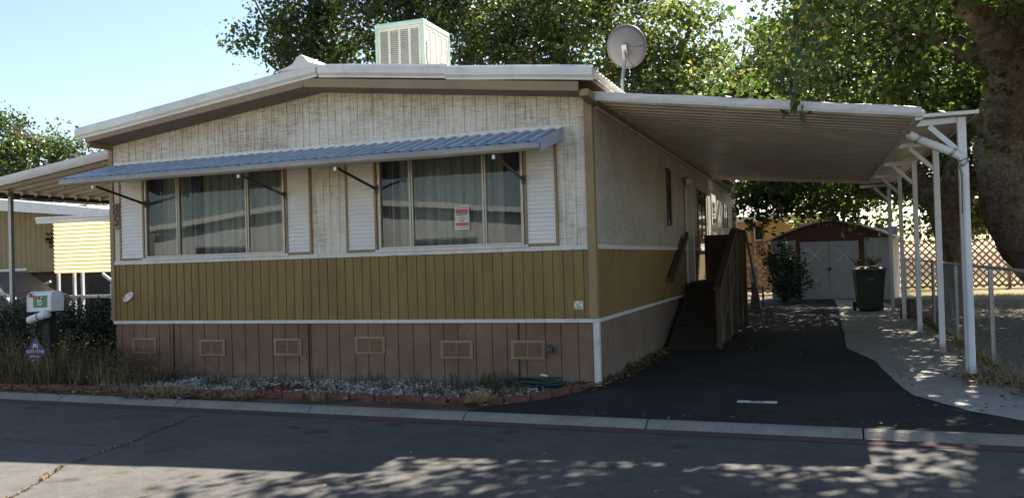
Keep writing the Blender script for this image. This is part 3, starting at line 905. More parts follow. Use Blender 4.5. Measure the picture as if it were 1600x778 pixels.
# ---------------------------------------------------------------- evaporative cooler on the roof
cl = thing('evaporative_cooler', (-3.43, 2.23, 3.98), 'pale green and cream louvred evaporative cooler standing on the roof', 'air cooler')
cx0, cx1, cy0, cy1, cz0, cz1 = -3.84, -3.01, 1.75, 2.72, 4.12, 5.2
m = MB(); t = .05
m.box(cx0, cx1, cy0, cy1, cz1 - .07, cz1); m.box(cx0, cx1, cy0, cy1, cz0, cz0 + .09)
for a in (cx0, cx1 - t):
    for b in (cy0, cy1 - t): m.box(a, a + t, b, b + t, cz0 + .09, cz1 - .07)
m.build('casing', 'grille_green', cl, bevel=.015)
m = MB(); m.box(cx0 + .06, cx1 - .06, cy0 + .06, cy1 - .06, cz0 + .05, cz1 - .08); m.build('cooler_pad', 'pad', cl)
def panel_front(a0, a1, fn, nm):
    m = MB(); ncol = 4; wd = (a1 - a0)
    def bx(u0, u1, o0, o1, z0, z1):
        P = [fn(u, o, z) for z in (z0, z1) for (u, o) in ((u0, o0), (u1, o0), (u1, o1), (u0, o1))]
        m.add(P, [(0, 3, 2, 1), (4, 5, 6, 7), (0, 1, 5, 4), (1, 2, 6, 5), (2, 3, 7, 6), (3, 0, 4, 7)])
    zb_, zt_ = cz0 + .09, cz1 - .075
    bx(a0, a1, 0, .02, zb_, zb_ + .04); bx(a0, a1, 0, .02, zt_ - .05, zt_)
    cw = (wd - .04) / ncol
    for k in range(ncol + 1): bx(a0 + k * cw, a0 + k * cw + .04, .001, .022, zb_ + .04, zt_ - .05)
    z = zb_ + .05
    while z < zt_ - .06:
        P = [fn(a0 + .03, .005, z + .026), fn(a1 - .03, .005, z + .026), fn(a1 - .03, .02, z), fn(a0 + .03, .02, z)]
        m.add(P, [(0, 1, 2, 3)]); z += .03
    m.build('louvre_panel', 'grille', cl)
panel_front(cx0 + t, cx1 - t, lambda u, o, z: (u, cy0 + .03 - o, z), 'f')
panel_front(cy0 + t, cy1 - t, lambda u, o, z: (cx1 - .03 + o, u, z), 's')
panel_front(cy0 + t, cy1 - t, lambda u, o, z: (cx0 + .03 - o, u, z), 's2')
for a in (cx0 + .05, cx1 - .1):
    for b in (cy0 + .05, cy1 - .1): box('stand_leg', 'galv', cl, a, a + .05, b, b + .05, roof_z(a) - .05, cz0)
m = MB(); m.tube([(cx1 + .01, cy0 + .06, cz1 - .55), (cx1 + .03, cy0 + .04, cz1 - .45), (cx1 + .02, cy0 + .05, cz1 - .35)], .008, 5)
m.tube([(cx1 + .01, cy0 + .06, cz1 - .55), (cx1 + .02, cy0 + .1, cz1 - .8), (cx1 + .02, cy0 + .12, cz0 - .1)], .008, 5)
m.build('water_line', 'dark_metal', cl)

# ---------------------------------------------------------------- satellite dish (seen from behind)
ds = thing('satellite_dish', (0.0, 2.0, 3.68), 'grey satellite dish seen from behind on a bent mast above the carport', 'satellite dish')
face = Vector((.1, .93, .32)).normalized(); rgt = face.cross(Vector((0, 0, 1))).normalized(); upv = rgt.cross(face).normalized()
cD = Vector((.0, 2.0, 4.47))
m = MB()
def dishp(s, t):
    a = s * 2 * math.pi; r = t
    return cD + rgt * (.285 * r * math.cos(a)) + upv * (.30 * r * math.sin(a)) + face * (.07 * r * r)
m.grid(32, 6, lambda s, t: tuple(dishp(s, t)))
m.tube([dishp(k / 32, 1) for k in range(33)], .006, 5)
m.build('reflector', 'dish', ds, smooth=True, solid=.004)
m = MB(); b0 = cD - face * .03 - upv * .06
m.box(-.05, .05, 0, 0.001, 0, 0.001)
m.v = []; m.f = []
m.bar(b0 - upv * .08, b0 + upv * .1, .07, .05); m.tube([b0 - face * .03 + upv * .02, b0 - face * .06 - upv * .12, (-.03, 1.9, 4.0), (-.04, 1.92, 3.66)], [.02, .024, .024, .024], 8)
m.box(-.1, .02, 1.86, 1.98, 3.655, 3.68)
m.build('mast', 'galv', ds)
m = MB(); m.tube([cD - upv * .27 + face * .06, cD - upv * .30 + face * .25, cD - upv * .2 + face * .42], .012, 6); e = cD - upv * .2 + face * .42
m.bar(e - rgt * .03, e + rgt * .03 - face * .0, .05, .07)
m.build('receiver_arm', 'dish', ds)
m = MB(); m.tube([b0 - face * .05, b0 - face * .1 + rgt * .12 - upv * .2, (.12, 1.95, 3.95), (.18, 2.0, 3.7), (.05, 2.1, 3.66)], .005, 5); m.build('cable', 'black', ds)

# ---------------------------------------------------------------- carport
cp = thing('carport', (4.1, 1.34, 0), 'long white metal carport on slender posts along the right side of the home', 'carport')
CX1 = 3.5; CY0, CY1 = -.10, 10.6
def cz(x, y): return 3.44 - (x - .03) / (CX1 - .03) * (.50 - .018 * y) 
m = MB(); ny = 140
vs = []; fs = []
prof = []
yy = CY0; k = 0
while yy < CY1:
    prof += [(yy, 0), (yy + .10, 0), (yy + .115, -.05), (yy + .20, -.05), (yy + .215, 0), (yy + .225, .012), (yy + .235, 0)]
    yy += .25
nv = len(prof)
for x in (.03, 1.2, 2.4, CX1):
    for y, d in prof: vs.append((x, y, cz(x, y) - .02 + d))
for j in range(3):
    for i in range(nv - 1):
        a = j * nv + i; fs.append((a, a + 1, a + 1 + nv, a + nv))
m.add(vs, fs)
cr = m.build('roof', 'carport', cp, solid=.003)
m = MB()
P = [(.0, CY0 - .06), (CX1 + .02, CY0 - .06)]
z0, z1 = cz(.0, CY0) + .03, cz(CX1, CY0) + .03
fp = [(0, .0), (-.02, -.003), (-.028, -.02), (-.024, -.055), (-.032, -.07), (-.02, -.105), (0, -.11)]
m.sweep(fp, [lambda a, b, q=q: (q[0], CY0 - .03 + a + q[2], q[1] + b) for q in wavy([(.0, z0), (CX1 + .03, z1)], .35, .005)])
m.build('front_fascia', 'carport_fascia', cp, bevel=.003)
m = MB(); gp = [(0, 0), (.09, 0), (.10, -.02), (.085, -.07), (.06, -.10), (0, -.10)]
m.sweep(gp, [lambda a, b: (CX1 - .03 + a, CY0, cz(CX1, CY0) + .0 + b), lambda a, b: (CX1 - .03 + a, CY1, cz(CX1, CY1) + .0 + b)])
m.build('gutter', 'carport_fascia', cp, bevel=.004)
m = MB(); m.box(.03, CX1, CY1 - .02, CY1 + .03, 2.98, 3.42)
m.v = []; m.f = []
m.sweep([(0, .02), (.05, .02), (.05, -.14), (0, -.14)], [lambda a, b: (.0, CY1 + a, cz(0, CY1) + b), lambda a, b: (CX1, CY1 + a, cz(CX1, CY1) + b)])
m.build('rear_fascia', 'carport_fascia', cp)
# side strip roof over the posts
PYS = [1.34, 3.85, 7.0, 10.2, 13.5]
PX = 4.09
m = MB()
prof = []; yy = 1.22
while yy < 13.6:
    prof += [(yy, 0), (yy + .10, 0), (yy + .105, .02), (yy + .12, .02), (yy + .125, 0)]; yy += .2
def szt(x, y): return 3.075 + .012 * (y - 1.3) + (4.2 - x) * -.02
vs = [(x, y, szt(x, y) + d) for x in (3.56, 4.24) for y, d in prof]; nv = len(prof)
m.add(vs, [(i, i + 1, i + 1 + nv, i + nv) for i in range(nv - 1)])
sr = m.build('side_roof', 'carport', cp, solid=.003)
m = MB(); m.box(3.56, 4.245, 1.195, 1.222, 3.045, 3.085); m.build('edge_strip', 'cream', sr)
m = MB(); m.sweep([(0, 0), (.02, 0), (.02, -.05), (0, -.05)], [lambda a, b: (4.24 + a, 1.2, szt(4.24, 1.2) + .02 + b), lambda a, b: (4.24 + a, 13.6, szt(4.24, 13.6) + .02 + b)]); m.build('edge_strip', 'carport', sr)
for i, py in enumerate(PYS):
    zt = 3.03 + .012 * (py - 1.3)
    w = .08 if i else .09
    pst = box('post', 'post', cp, PX - w / 2, PX + w / 2, py - w / 2, py + w / 2, .0, zt, .006)
    m = MB(); m.bar((3.42, py, zt - .045), (PX - w / 2, py, zt - .025), .05, .07); m.build('arm', 'post', pst, bevel=.004)
    m = MB(); m.bar((3.75, py, zt - .08), (PX - .03, py, zt - .40), .045, .06); m.build('brace', 'post', pst, bevel=.004)
    box('base_plate', 'galv', pst, PX - .07, PX + .07, py - .07, py + .07, .0125, .02)
m = MB()
pts = [(3.50, 1.26, 3.02), (3.50, 1.26, 2.93), (3.53, 1.26, 2.86), (3.62, 1.26, 2.80), (3.98, 1.26, 2.62), (4.07, 1.26, 2.56), (4.10, 1.262, 2.48), (4.10, 1.262, 2.3), (4.10, 1.262, .1), (4.10, 1.20, .05)]
m.tube(pts, [.05] * 5 + [.048, .045, .042, .042, .042], 10)
m.build('downpipe', 'post', cp, smooth=True)
for q in (pts[3], pts[4], pts[6]):
    m = MB(); m.tube([(q[0] - .012, q[1], q[2] + .012), (q[0] + .012, q[1], q[2] - .012)], .056, 12); m.build('pipe_strap', 'galv', cp)
m = MB(); m.tube([(4.15, 1.2, 2.55), (4.02, 1.2, 2.5), (4.06, 1.2, 2.35), (4.05, 1.21, 1.9)], .006, 5); m.build('tie_wire', 'dark_metal', cp)

# ---------------------------------------------------------------- left patio cover
pc = thing('patio_cover', (-10.2, 1.2, 0), 'low corrugated metal patio cover on thin posts at the left side of the home', 'patio cover')
def pz(x): return 3.32 + (x + 7.36) * .125
m = MB(); prof = []; yy = .06
while yy < 9:
    prof += [(yy, 0), (yy + .12, 0), (yy + .14, -.04), (yy + .17, -.04), (yy + .19, 0)]; yy += .28
nv = len(prof); vs = [(x, y, pz(x) + d) for x in (-10.35, -7.36) for y, d in prof]
m.add(vs, [(i, i + 1, i + 1 + nv, i + nv) for i in range(nv - 1)])
m.build('roof', 'carport', pc, solid=.003)
m = MB(); m.sweep(fp[:-1] + [(0, -.14)], [lambda a, b: (-10.4, .04 + a, pz(-10.4) + .04 + b), lambda a, b: (-7.37, .04 + a, pz(-7.37) + .04 + b)]); m.build('front_fascia', 'carport_fascia', pc)
m = MB(); m.sweep([(0, .02), (.09, .02), (.09, -.10), (0, -.10)], [lambda a, b: (-10.45 + a, .03, pz(-10.4) + b), lambda a, b: (-10.45 + a, 9, pz(-10.4) + b)]); m.build('gutter', 'dark_metal', pc)
for py in (.75, 4.2, 7.6):
    box('post', 'galv', pc, -10.33, -10.27, py - .03, py + .03, 0, pz(-10.3) - .03)

# ---------------------------------------------------------------- entry ramp with rails
rp = thing('entry_ramp', (.45, 6.5, 0), 'steep brown wooden entry ramp with railings beside the side door', 'ramp')
m = MB(); m.prism([(4.13, .0), (6.87, .965), (9.0, .965), (9.0, .90), (6.9, .90), (4.3, .0)], lambda a, b, c: (c, a, b), .08, .83)
y = 4.12; sl = 1.0 / 2.75
while y < 8.9:
    o1 = random.uniform(-.006, .006); o2 = random.uniform(-.004, .006)
    if y < 6.72: za1, zb1 = (y - 4.1) * sl + o2, (y + .132 - 4.1) * sl + o2
    else: za1 = zb1 = 1.0 + o2
    m.prism([(y, za1 - .025), (y + .132, zb1 - .025), (y + .132, zb1 + .004), (y, za1 + .004)], lambda a, b, c: (c, a, b), .068 + o1, .846 + o1); y += .142
m.build('deck', 'wood_dark', rp)
m = MB()
y = 4.2
while y < 8.9:
    zt = min(1.0, (y - 4.1) / 2.75)
    m.box(.855, .88, y, y + .135, .015, zt + .04 if y > 4.4 else .12); y += .145
m.build('side_boards', 'wood_brown', rp)
m = MB()
for y, zt in ((4.15, 1.0), (5.5, 1.5), (6.85, 1.95), (7.9, 1.98), (8.95, 1.98)): m.box(.88, .965, y - .045, y + .045, .012, zt)
for k in range(18):
    y = 4.4 + k * .135; zb_ = (y - 4.1) / 2.75
    m.box(.89, .93, y, y + .04, zb_ + .05, zb_ + .88)
for k in range(14):
    y = 6.95 + k * .145; m.box(.89, .93, y, y + .04, 1.05, 1.9)
m.build('railing_posts', 'wood_brown', rp, bevel=.003)
m = MB(); m.bar((.92, 4.05, .98), (.92, 6.9, 1.98), .12, .04); m.bar((.92, 6.9, 2.0), (.92, 9.0, 2.0), .12, .04); m.bar((.92, 4.15, .2), (.92, 6.9, 1.15), .04, .09)
m.build('handrail', 'wood_brown', rp, bevel=.004)
m = MB(); m.bar((.09, 4.75, 1.12), (.09, 6.6, 1.92), .05, .12); m.box(.022, .08, 4.95, 5.0, 1.15, 1.25); m.box(.022, .08, 6.3, 6.35, 1.72, 1.82)
m.build('wall_handrail', 'wood_brown', rp, bevel=.004)
m = MB(); m.box(.09, .15, 8.9, 9.0, .012, .93); m.box(.1, .84, 8.94, 8.98, 1.0, 1.95); m.build('landing_end', 'wood_dark', rp)
lb = MB(); lb.bar((1.33, 8.3, .01), (1.02, 8.2, 2.02), .03, .32, up=(0, 1, 0)); tag(lb.build('plank', 'wood_brown', bevel=.004), 'tall brown plank leaning against the railing of the entry ramp', 'plank')

# ---------------------------------------------------------------- shed
shx, shy, shr = 2.66, 19.15, rad(-9)
sh = thing('shed', (shx, shy, 0), 'white and maroon metal garden shed with curved gable roof at the end of the drive', 'shed', rotz=shr)
def shb(nm, mat, x0, x1, y0, y1, z0, z1, par=None, bevel=0):
    return MB().box(x0, x1, y0, y1, z0, z1).build(nm, mat, par or sh, bevel=bevel, local=True)
HW = 1.82
m = MB()
g = grooved(-HW, HW, 0.0, 1.95, lambda u, o, z: (u, -o, z), gap=(.18, .2), seed=31)
m.add(g.v, g.f); m.box(-HW, -HW + .03, .01, 2.6, 0, 1.95); m.box(HW - .03, HW, .01, 2.6, 0, 1.95); m.box(-HW + .03, HW - .03, 2.57, 2.6, 0, 2.3)
m.build('wall', 'shed_white', sh, local=True)
arch = [(-1.96, 1.88), (-1.4, 2.13), (-.85, 2.33), (-.35, 2.45), (0, 2.5), (.35, 2.46), (.85, 2.34), (1.4, 2.14), (1.96, 1.88)]
m = MB(); m.prism(arch[1:-1] + [(HW, 2.02), (HW, 1.93), (-HW, 1.93), (-HW, 2.02)], lambda a, b, c: (a, c, b), -.03, -.005); m.build('gable', 'maroon', sh, local=True)
m = MB(); up = [(a, b + .05) for a, b in arch]
for i in range(len(arch) - 1):
    a, b = arch[i], arch[i + 1]; c, d = up[i + 1], up[i]
    m.prism([a, b, c, d], lambda p, q, r: (p, r, q), -.12, 2.7)
m.build('roof', 'carport', sh, local=True)
shb('frame_post', 'maroon', -1.02, -.88, -.035, -.006, 0, 1.93); shb('frame_post', 'maroon', .88, 1.04, -.035, -.006, 0, 1.93); shb('frame_rail', 'maroon', -.88, .88, -.03, -.006, 1.86, 1.93)
for sx in (-1, 1):
    a, b = (-.88, -.006) if sx < 0 else (.006, .88)
    d = shb('door', 'white_metal' if False else 'shed_white', a + .004, b, -.05, -.012, .03, 1.85, bevel=.003)
    cxm = (a + b) / 2
    for za1, zb1 in ((1.2, 1.65), (1.65, 1.2)):
        m = MB(); m.bar((cxm - .22, -.054 - .002 * (za1 > 1.3), za1), (cxm + .22, -.054 - .002 * (za1 > 1.3), zb1), .008, .035); m.build('brace', 'mail_white', d, local=True)
    for z in (.12, .95, 1.72):
        m = MB(); m.box(a + .05, b - .05, -.058, -.05, z, z + .03); m.build('rail', 'shed_white', d, local=True)
m = MB(); m.box(-.05, .05, -.065, -.05, .93, 1.03); m.tube([(0, -.07, .98), (0, -.09, .95)], .02, 6); m.build('latch', 'dark_metal', sh, local=True)

# ---------------------------------------------------------------- rubbish bin, brush pile
tb = thing('wheelie_bin', (3.55, 13.35, 0), 'tall dark green wheeled bin with grey lid in front of the shed', 'bin', rotz=.1)
m = MB()
def fr(z, hw, hd): return [(-hw, -hd, z), (hw, -hd, z), (hw, hd, z), (-hw, hd, z)]
vs = fr(.04, .27, .26) + fr(.9, .335, .35) + fr(1.02, .355, .37)
fs = [(3, 2, 1, 0), (8, 9, 10, 11)]
for l in (0, 4):
    for k in range(4): fs.append((l + k, l + (k + 1) % 4, l + 4 + (k + 1) % 4, l + 4 + k))
m.add(vs, fs); m.build('body', 'bin', tb, bevel=.03, local=True)
m = MB(); vs = fr(1.025, .375, .39) + fr(1.06, .375, .39) + fr(1.12, .29, .3)
m.add(vs, fs); m.build('lid', 'bin_lid', tb, bevel=.02, local=True)
for sx in (-1, 1):
    m = MB(); m.tube([(sx * .29, .28, .13), (sx * .35, .28, .13)], .13, 16); m.build('wheel', 'tire', tb, local=True)
MB().box(-.05, .07, -.352, -.34, .78, .83).build('label_plate', 'bin_lid', tb, local=True)
m = MB()
for k in range(70):
    a = Vector((3.5 + random.uniform(-.25, .25), 13.35 + random.uniform(-.2, .2), 1.125 + random.uniform(0, .08)))
    b = a + Vector((random.uniform(-.2, .2), random.uniform(-.15, .15), random.uniform(.0, .22)))
    m.tube([a, (a + b) / 2 + Vector((0, 0, .03)), b], .008, 4)
tag(m.build('branch_pile', 'leaf_dry'), 'small heap of dry twigs on the lid of the green bin', 'twigs')

# utility pedestal beyond the ramp
up_ = thing('utility_pedestal', (.62, 15.2, 0), 'dark utility meter pedestal standing beside the rear of the drive', 'meter')
m = MB(); m.box(.53, .73, 15.1, 15.28, 0, .35); m.box(.55, .71, 15.12, 15.26, .35, .75); m.build('pedestal', 'dark_metal', up_, bevel=.01)
m = MB(); m.box(.52, .74, 15.08, 15.28, .72, 1.15); m.tube([(.63, 15.08, .95), (.63, 15.0, .95)], .075, 14); m.build('meter_box', 'galv', up_, bevel=.01)
m = MB(); m.tube([(.4, 15.15, .55), (.55, 15.15, .55)], .03, 8); m.tube([(.4, 15.15, .55), (.4, 15.15, 0)], .025, 8); m.tube([(.73, 15.2, .6), (.86, 15.2, .6), (.86, 15.2, 0)], .03, 8); m.build('pipe', 'dark_metal', up_)

# ---------------------------------------------------------------- lattice fence, yellow house
def lattice(name, p0, p1, h, label, sp=.27):
    t = thing(name, (p0[0], p0[1], 0), label, 'fence')
    d = Vector((p1[0] - p0[0], p1[1] - p0[1], 0)); L_ = d.length; d.normalize(); n = Vector((d.y, -d.x, 0))
    m = MB(); O = Vector((p0[0], p0[1], 0))
    for sgn, off in ((1, .0), (-1, .018)):
        s = -h
        while s < L_ + h:
            # line from (s,0.05) rising; clip to [0,L]
            a0, z0 = s, .05; a1, z1 = s + sgn * (h - .05), h
            pts = []
            def at(t_): return (a0 + (a1 - a0) * t_, z0 + (z1 - z0) * t_)
            ts = sorted([max(0, min(1, (q - a0) / (a1 - a0))) for q in (0, L_)])
            if ts[1] - ts[0] > .02 and not ((a0 < 0 and a1 < 0) or (a0 > L_ and a1 > L_)):
                p, q = at(ts[0]), at(ts[1])
                A = O + d * p[0] + Vector((0, 0, p[1])) + n * off; B = O + d * q[0] + Vector((0, 0, q[1])) + n * off
                m.bar(A, B, .012, .062, up=tuple(d.cross(Vector((0, 0, 1))).cross((B - A).normalized())))
            s += sp
    m.build('lattice_panel', 'lattice', t)
    k = 0
    while k <= L_ + .01:
        P = O + d * k
        m = MB(); m.box(P.x - .05, P.x + .05, P.y - .05 + .08, P.y + .05 + .08, 0, h + .04); m.build('fence_post', 'lattice', t); k += 2.4
    m = MB(); m.bar(O + Vector((0, 0, h)) + n * -.03, O + d * L_ + Vector((0, 0, h)) + n * -.03, .04, .05); m.bar(O + Vector((0, 0, .12)) + n * -.03, O + d * L_ + Vector((0, 0, .12)) + n * -.03, .04, .05); m.build('fence_rail', 'lattice', t)
lattice('lattice_fence', (-1.6, 23.2), (3.2, 24.2), 1.95, 'sunlit tan diagonal lattice fence between the home and the shed')
lattice('lattice_fence', (4.3, 25.0), (13.9, 27.6), 1.82, 'tan diagonal lattice fence beyond the big trunks to the right of the shed')
yh = thing('yellow_house', (2, 33, 0), 'yellow stucco house with pale roof behind the lattice fence', 'house')
m = MB(); m.box(-1.6, 2.6, 30, 37, 0, 3.05); m.build('wall', 'yellow', yh)
m = MB(); m.prism([(29.6, 3.0), (29.6, 3.2), (33.5, 4.5), (37.4, 3.2), (37.4, 3.0)], lambda a, b, c: (c, a, b), -1.95, 3.0); m.build('roof', 'roof_pale', yh)
m = MB(); m.box(-2.0, 3.05, 29.52, 29.6, 2.98, 3.2); m.build('gutter', 'white_metal', yh)
for x in (-.5, 1.25):
    m = MB(); m.box(x - .08, x + .46, 29.96, 29.99, 1.45, 2.85); f = m.build('window', 'brick_red', yh)
    m = MB(); m.box(x + .06, x + .40, 29.93, 29.959, 1.55, 2.75); m.build('pane', 'car_glass', f)
    m = MB(); m.box(x + .06, x + .40, 29.915, 29.929, 2.12, 2.18); m.box(x + .06, x + .1, 29.915, 29.929, 1.55, 2.75); m.build('sash', 'white_trim', f)

# ---------------------------------------------------------------- chain link fence on the right
cf = thing('chain_link_fence', (4.55, 2.7, 0), 'grey chain link fence running along the right side of the carport', 'fence')
FX = 4.55
for py in (-.6, 2.7, 5.9, 9.1, 12.3, 15.5):
    m = MB(); m.tube([(FX, py, 0), (FX, py, 1.27), (FX, py, 1.3)], [.03, .03, .012], 8); m.build('fence_post', 'galv', cf)
m = MB(); m.tube([(FX, -.6, 1.24), (FX, 15.5, 1.27)], .02, 8); m.build('top_rail', 'galv', cf)
m = MB(); sp = .072; hh = 1.2
y = -.6 - hh
while y < 15.5:
    for sg in (1, -1):
        y0_, z0_ = (y, .03) if sg > 0 else (y, .03 + hh)
        y1_, z1_ = y + hh, (.03 + hh) if sg > 0 else .03
        ta = max(0, (-.6 - y0_) / hh); tb_ = min(1, (15.5 - y0_) / hh)
        if tb_ > ta:
            A = (FX + .004 * sg, y0_ + hh * ta, z0_ + (z1_ - z0_) * ta); B = (FX + .004 * sg, y0_ + hh * tb_, z0_ + (z1_ - z0_) * tb_)
            m.tube([A, B], .0013, 3, cap=False)
    y += sp
m.build('wire_mesh', 'galv', cf)

# ---------------------------------------------------------------- neighbour home at the left
nb = thing('neighbour_home', (-15, 10, 0), 'neighbouring white roofed mobile home with sunlit yellow corrugated windscreen at far left', 'mobile home')
def slope_poly(pts, y, mat, nm, par, th=.05):
    m = MB(); m.prism(pts, lambda a, b, c: (a, c, b), y, y + th); return m.build(nm, mat, par)
# porch roof seen edge-on
m = MB(); m.prism([(-19.5, 3.75), (-13.0, 2.98), (-13.0, 2.80), (-19.5, 3.40)], lambda a, b, c: (a, c, b), 5.9, 6.0); m.build('fascia', 'white_metal', nb)
m = MB(); m.prism([(-19.5, 3.72), (-15.5, 3.24), (-15.5, 3.17), (-19.5, 3.65)], lambda a, b, c: (a, c, b), 6.0, 17); m.build('porch_roof', 'roof_metal', nb)
m = MB()
for k in range(3):
    z = 2.74 + k * .055
    m.prism([(-15.6, z + .03), (-13.2, z), (-13.2, z + .045), (-15.6, z + .08)], lambda a, b, c: (a, c, b), 5.78 - .012 * k, 5.86)
m.build('roll_shade', 'white_metal', nb)
def corrh(x0, x1, z0, z1, y):
    n = int((z1 - z0) / .088) * 8
    return MB().grid(1, n, lambda s, t: (x0 + (x1 - x0) * s, y + .016 * math.sin(t * n / 8 * 2 * math.pi), z0 + (z1 - z0) * t))
corrh(-15.16, -13.2, 1.54, 2.86, 5.9).build('windscreen', 'fiberglass', nb, smooth=True)
def corrv(x0, x1, z0, z1, y, p=.19):
    n = int((x1 - x0) / p) * 8
    return MB().grid(n, 1, lambda s, t: (x0 + (x1 - x0) * s, y + .022 * math.sin(s * n / 8 * 2 * math.pi), z0 + (z1 - z0) * t))
corrv(-20.5, -16.3, 1.6, 3.4, 8.0).build('wall', 'n_wall', nb, smooth=True)
m = MB(); m.box(-24, -20.5, 8.0, 16, 0, 3.5); m.box(-20.5, -15.3, 8.3, 16, 0, 3.1); m.build('shade_toned_rear_wall', 'wood_dark', nb)  # dark board colour stands for the shade in the carport opening
m = MB(); m.box(-16.3, -15.4, 8.02, 8.1, .9, 2.95); m.build('door', 'dark', nb)  # slab painted dark in place of the open, shaded doorway
for x in (-15.13, -14.62, -14.36): 
    m = MB(); m.box(x, x + .06, 5.93, 5.99, 0, 1.54); m.build('porch_post', 'white_trim', nb)
m = MB(); m.bar((-13.7, 5.96, 1.5), (-13.0, 5.96, 1.05), .04, .06); m.bar((-16.6, 5.9, .95), (-15.3, 5.9, 1.35), .04, .05); m.bar((-15.7, 5.9, 1.2), (-15.7, 5.9, .3), .04, .04); m.box(-13.45, -13.38, 5.93, 5.99, 0, 1.25); m.box(-17.4, -13.0, 5.95, 6.02, .93, 1.0)
m.build('step_rail', 'white_trim', nb)
hp = thing('wall_planter', (-17.2, 7.9, 2.35), 'dark planter of hanging foliage on the neighbour\'s tan wall', 'planter')
m = MB(); m.box(-17.4, -17.0, 7.78, 7.95, 2.25, 2.43); m.build('pot', 'pot', hp)
v, f = leaf_quads(np.array([-17.2, 7.82, 2.5]) + rng.normal(size=(220, 3)) * [.2, .07, .1], .09); mesh_np('foliage', v, f, 'leaf_hedge', hp)
dark_fill_hedge = thing('hedge', (-12, 10, 0), 'dark tall hedge added to darken the gap below the yellow windscreen', 'hedge')  # added filler foliage, darkens the bright gap below the windscreen
c9 = blob_centers([(-15.2, 9.6, .8, 1.6, .7, .9), (-12.6, 10, .9, 1.8, .7, 1.0), (-9.6, 10, .9, 1.9, .7, 1.0)], 420, .2); pts = clump_points(c9[c9[:, 2] > .1], 40, .14)
v, f = leaf_quads(pts[pts[:, 2] > .02], .1, .5, 0); mesh_np('foliage', v, f, 'leaf_hedge', dark_fill_hedge)
m = MB()
for k in range(30): x = random.uniform(-16, -8); m.tube([(x, 9.8, 0), (x + random.uniform(-.2, .2), 9.8, 1.3)], [.02, .01], 4)
m.build('stems', 'bark', dark_fill_hedge)
# parked dark car with pale roof rail behind the hedge
car = thing('parked_car', (-16.2, 4.4, 0), 'dark parked car with pale roof edge behind the hedge at left', 'car')
m = MB(); side = [(-2.3, .35), (-2.35, .85), (-2.2, 1.0), (-1.3, 1.06), (-.75, 1.56), (.9, 1.6), (1.75, 1.15), (2.2, 1.05), (2.3, .8), (2.3, .35)]
m.prism(side, lambda a, b, c: (-16.2 + a, c, b), 3.6, 5.3); bd = m.build('body', 'car_dark', car, bevel=.06)
m = MB(); m.prism([(-1.1, 1.1), (-.68, 1.50), (.0, 1.52), (.0, 1.1)], lambda a, b, c: (-16.2 + a, c, b), 3.585, 3.6); m.build('side_window', 'car_glass', car)
m = MB(); m.prism([(.08, 1.1), (.08, 1.52), (.85, 1.54), (1.5, 1.15)], lambda a, b, c: (-16.2 + a, c, b), 3.585, 3.6)
m.build('side_window', 'car_glass', car)
for yy in (3.66, 5.2):
    m = MB(); m.bar((-17.0, yy, 1.63), (-15.3, yy, 1.66), .05, .05); m.build('roof_rail', 'white_metal', car)
for a in (-1.45, 1.5):
    for y in (3.58, 5.12):
        m = MB(); m.tube([(-16.2 + a, y, .33), (-16.2 + a, y + .2, .33)], .33, 20); w_ = m.build('wheel', 'tire', car)
        m = MB(); m.tube([(-16.2 + a, y - .005, .33), (-16.2 + a, y + .0, .33)], .19, 16); m.build('rim', 'galv', w_)

# ---------------------------------------------------------------- mailbox, sign
mbx = thing('mailbox', (-8.0, -.62, 0), 'white mailbox with green 85 plate and red flag on a dark post in the hedge', 'mailbox')
m = MB(); m.box(-8.05, -7.93, -.62, -.50, 0, .99); m.build('post', 'dark', mbx, bevel=.004)
pr_ = [(-.095, .0), (.095, .0), (.095, .21), (.07, .265), (.03, .29), (-.03, .29), (-.07, .265), (-.095, .21)]
bx_ang = rad(-14)
def MX(u, v, z):   # u along the box, v across (towards camera negative)
    return (-8.0 + u * math.cos(bx_ang) - v * math.sin(bx_ang), -.62 + u * math.sin(bx_ang) + v * math.cos(bx_ang), .985 + z + .03 * u)
m = MB(); m.prism(pr_, lambda a, b, c: MX(c, a, b), -.29, .34); bb = m.build('box', 'mail_white', mbx, bevel=.008)
m = MB(); m.prism([(a * 1.08, b * 1.03) for a, b in pr_], lambda a, b, c: MX(c, a, b), -.315, -.29); m.tube([MX(-.32, -.0, .2), MX(-.335, 0, .2)], .02, 8); m.build('front_door', 'mail_white', mbx, bevel=.004)
m = MB(); m.add([MX(-.13, -.099, .06), MX(.24, -.099, .06), MX(.24, -.099, .225), MX(-.13, -.099, .225), MX(-.13, -.103, .06), MX(.24, -.103, .06), MX(.24, -.103, .225), MX(-.13, -.103, .225)],
    [(0, 1, 2, 3), (7, 6, 5, 4), (0, 4, 5, 1), (1, 5, 6, 2), (2, 6, 7, 3), (3, 7, 4, 0)]); gp_ = m.build('number_plate', 'sign_green', mbx)
text_mesh('number', '85', .17, 'letter', gp_, MX(.06, -.106, .142), Vector(MX(1, 0, 0)) - Vector(MX(0, 0, 0)), (0, 0, 1), .001, sx=.8)
m = MB(); m.bar(MX(-.2, -.112, .235), MX(.08, -.115, .19), .012, .025); m.bar(MX(-.22, -.112, .245), MX(-.15, -.112, .235), .014, .06); m.build('flag', 'red', mbx)
m = MB(); m.tube([MX(-.17, -.13, -.115), MX(.14, -.13, -.06), MX(.30, -.13, -.035)], .058, 14, cap=False); m.tube([MX(.30, -.13, -.035), MX(.31, -.13, -.033)], .058, 14); nt2 = m.build('newspaper_tube', 'mail_white', mbx, smooth=True)
m = MB(); m.tube([MX(.10, -.13, -.068), MX(.125, -.13, -.064)], .062, 14); m.build('strap', 'dark_metal', nt2)
m = MB(); m.tube([MX(-.168, -.13, -.1145), MX(-.16, -.13, -.113)], .053, 14); m.build('tube_opening', 'dark', nt2)

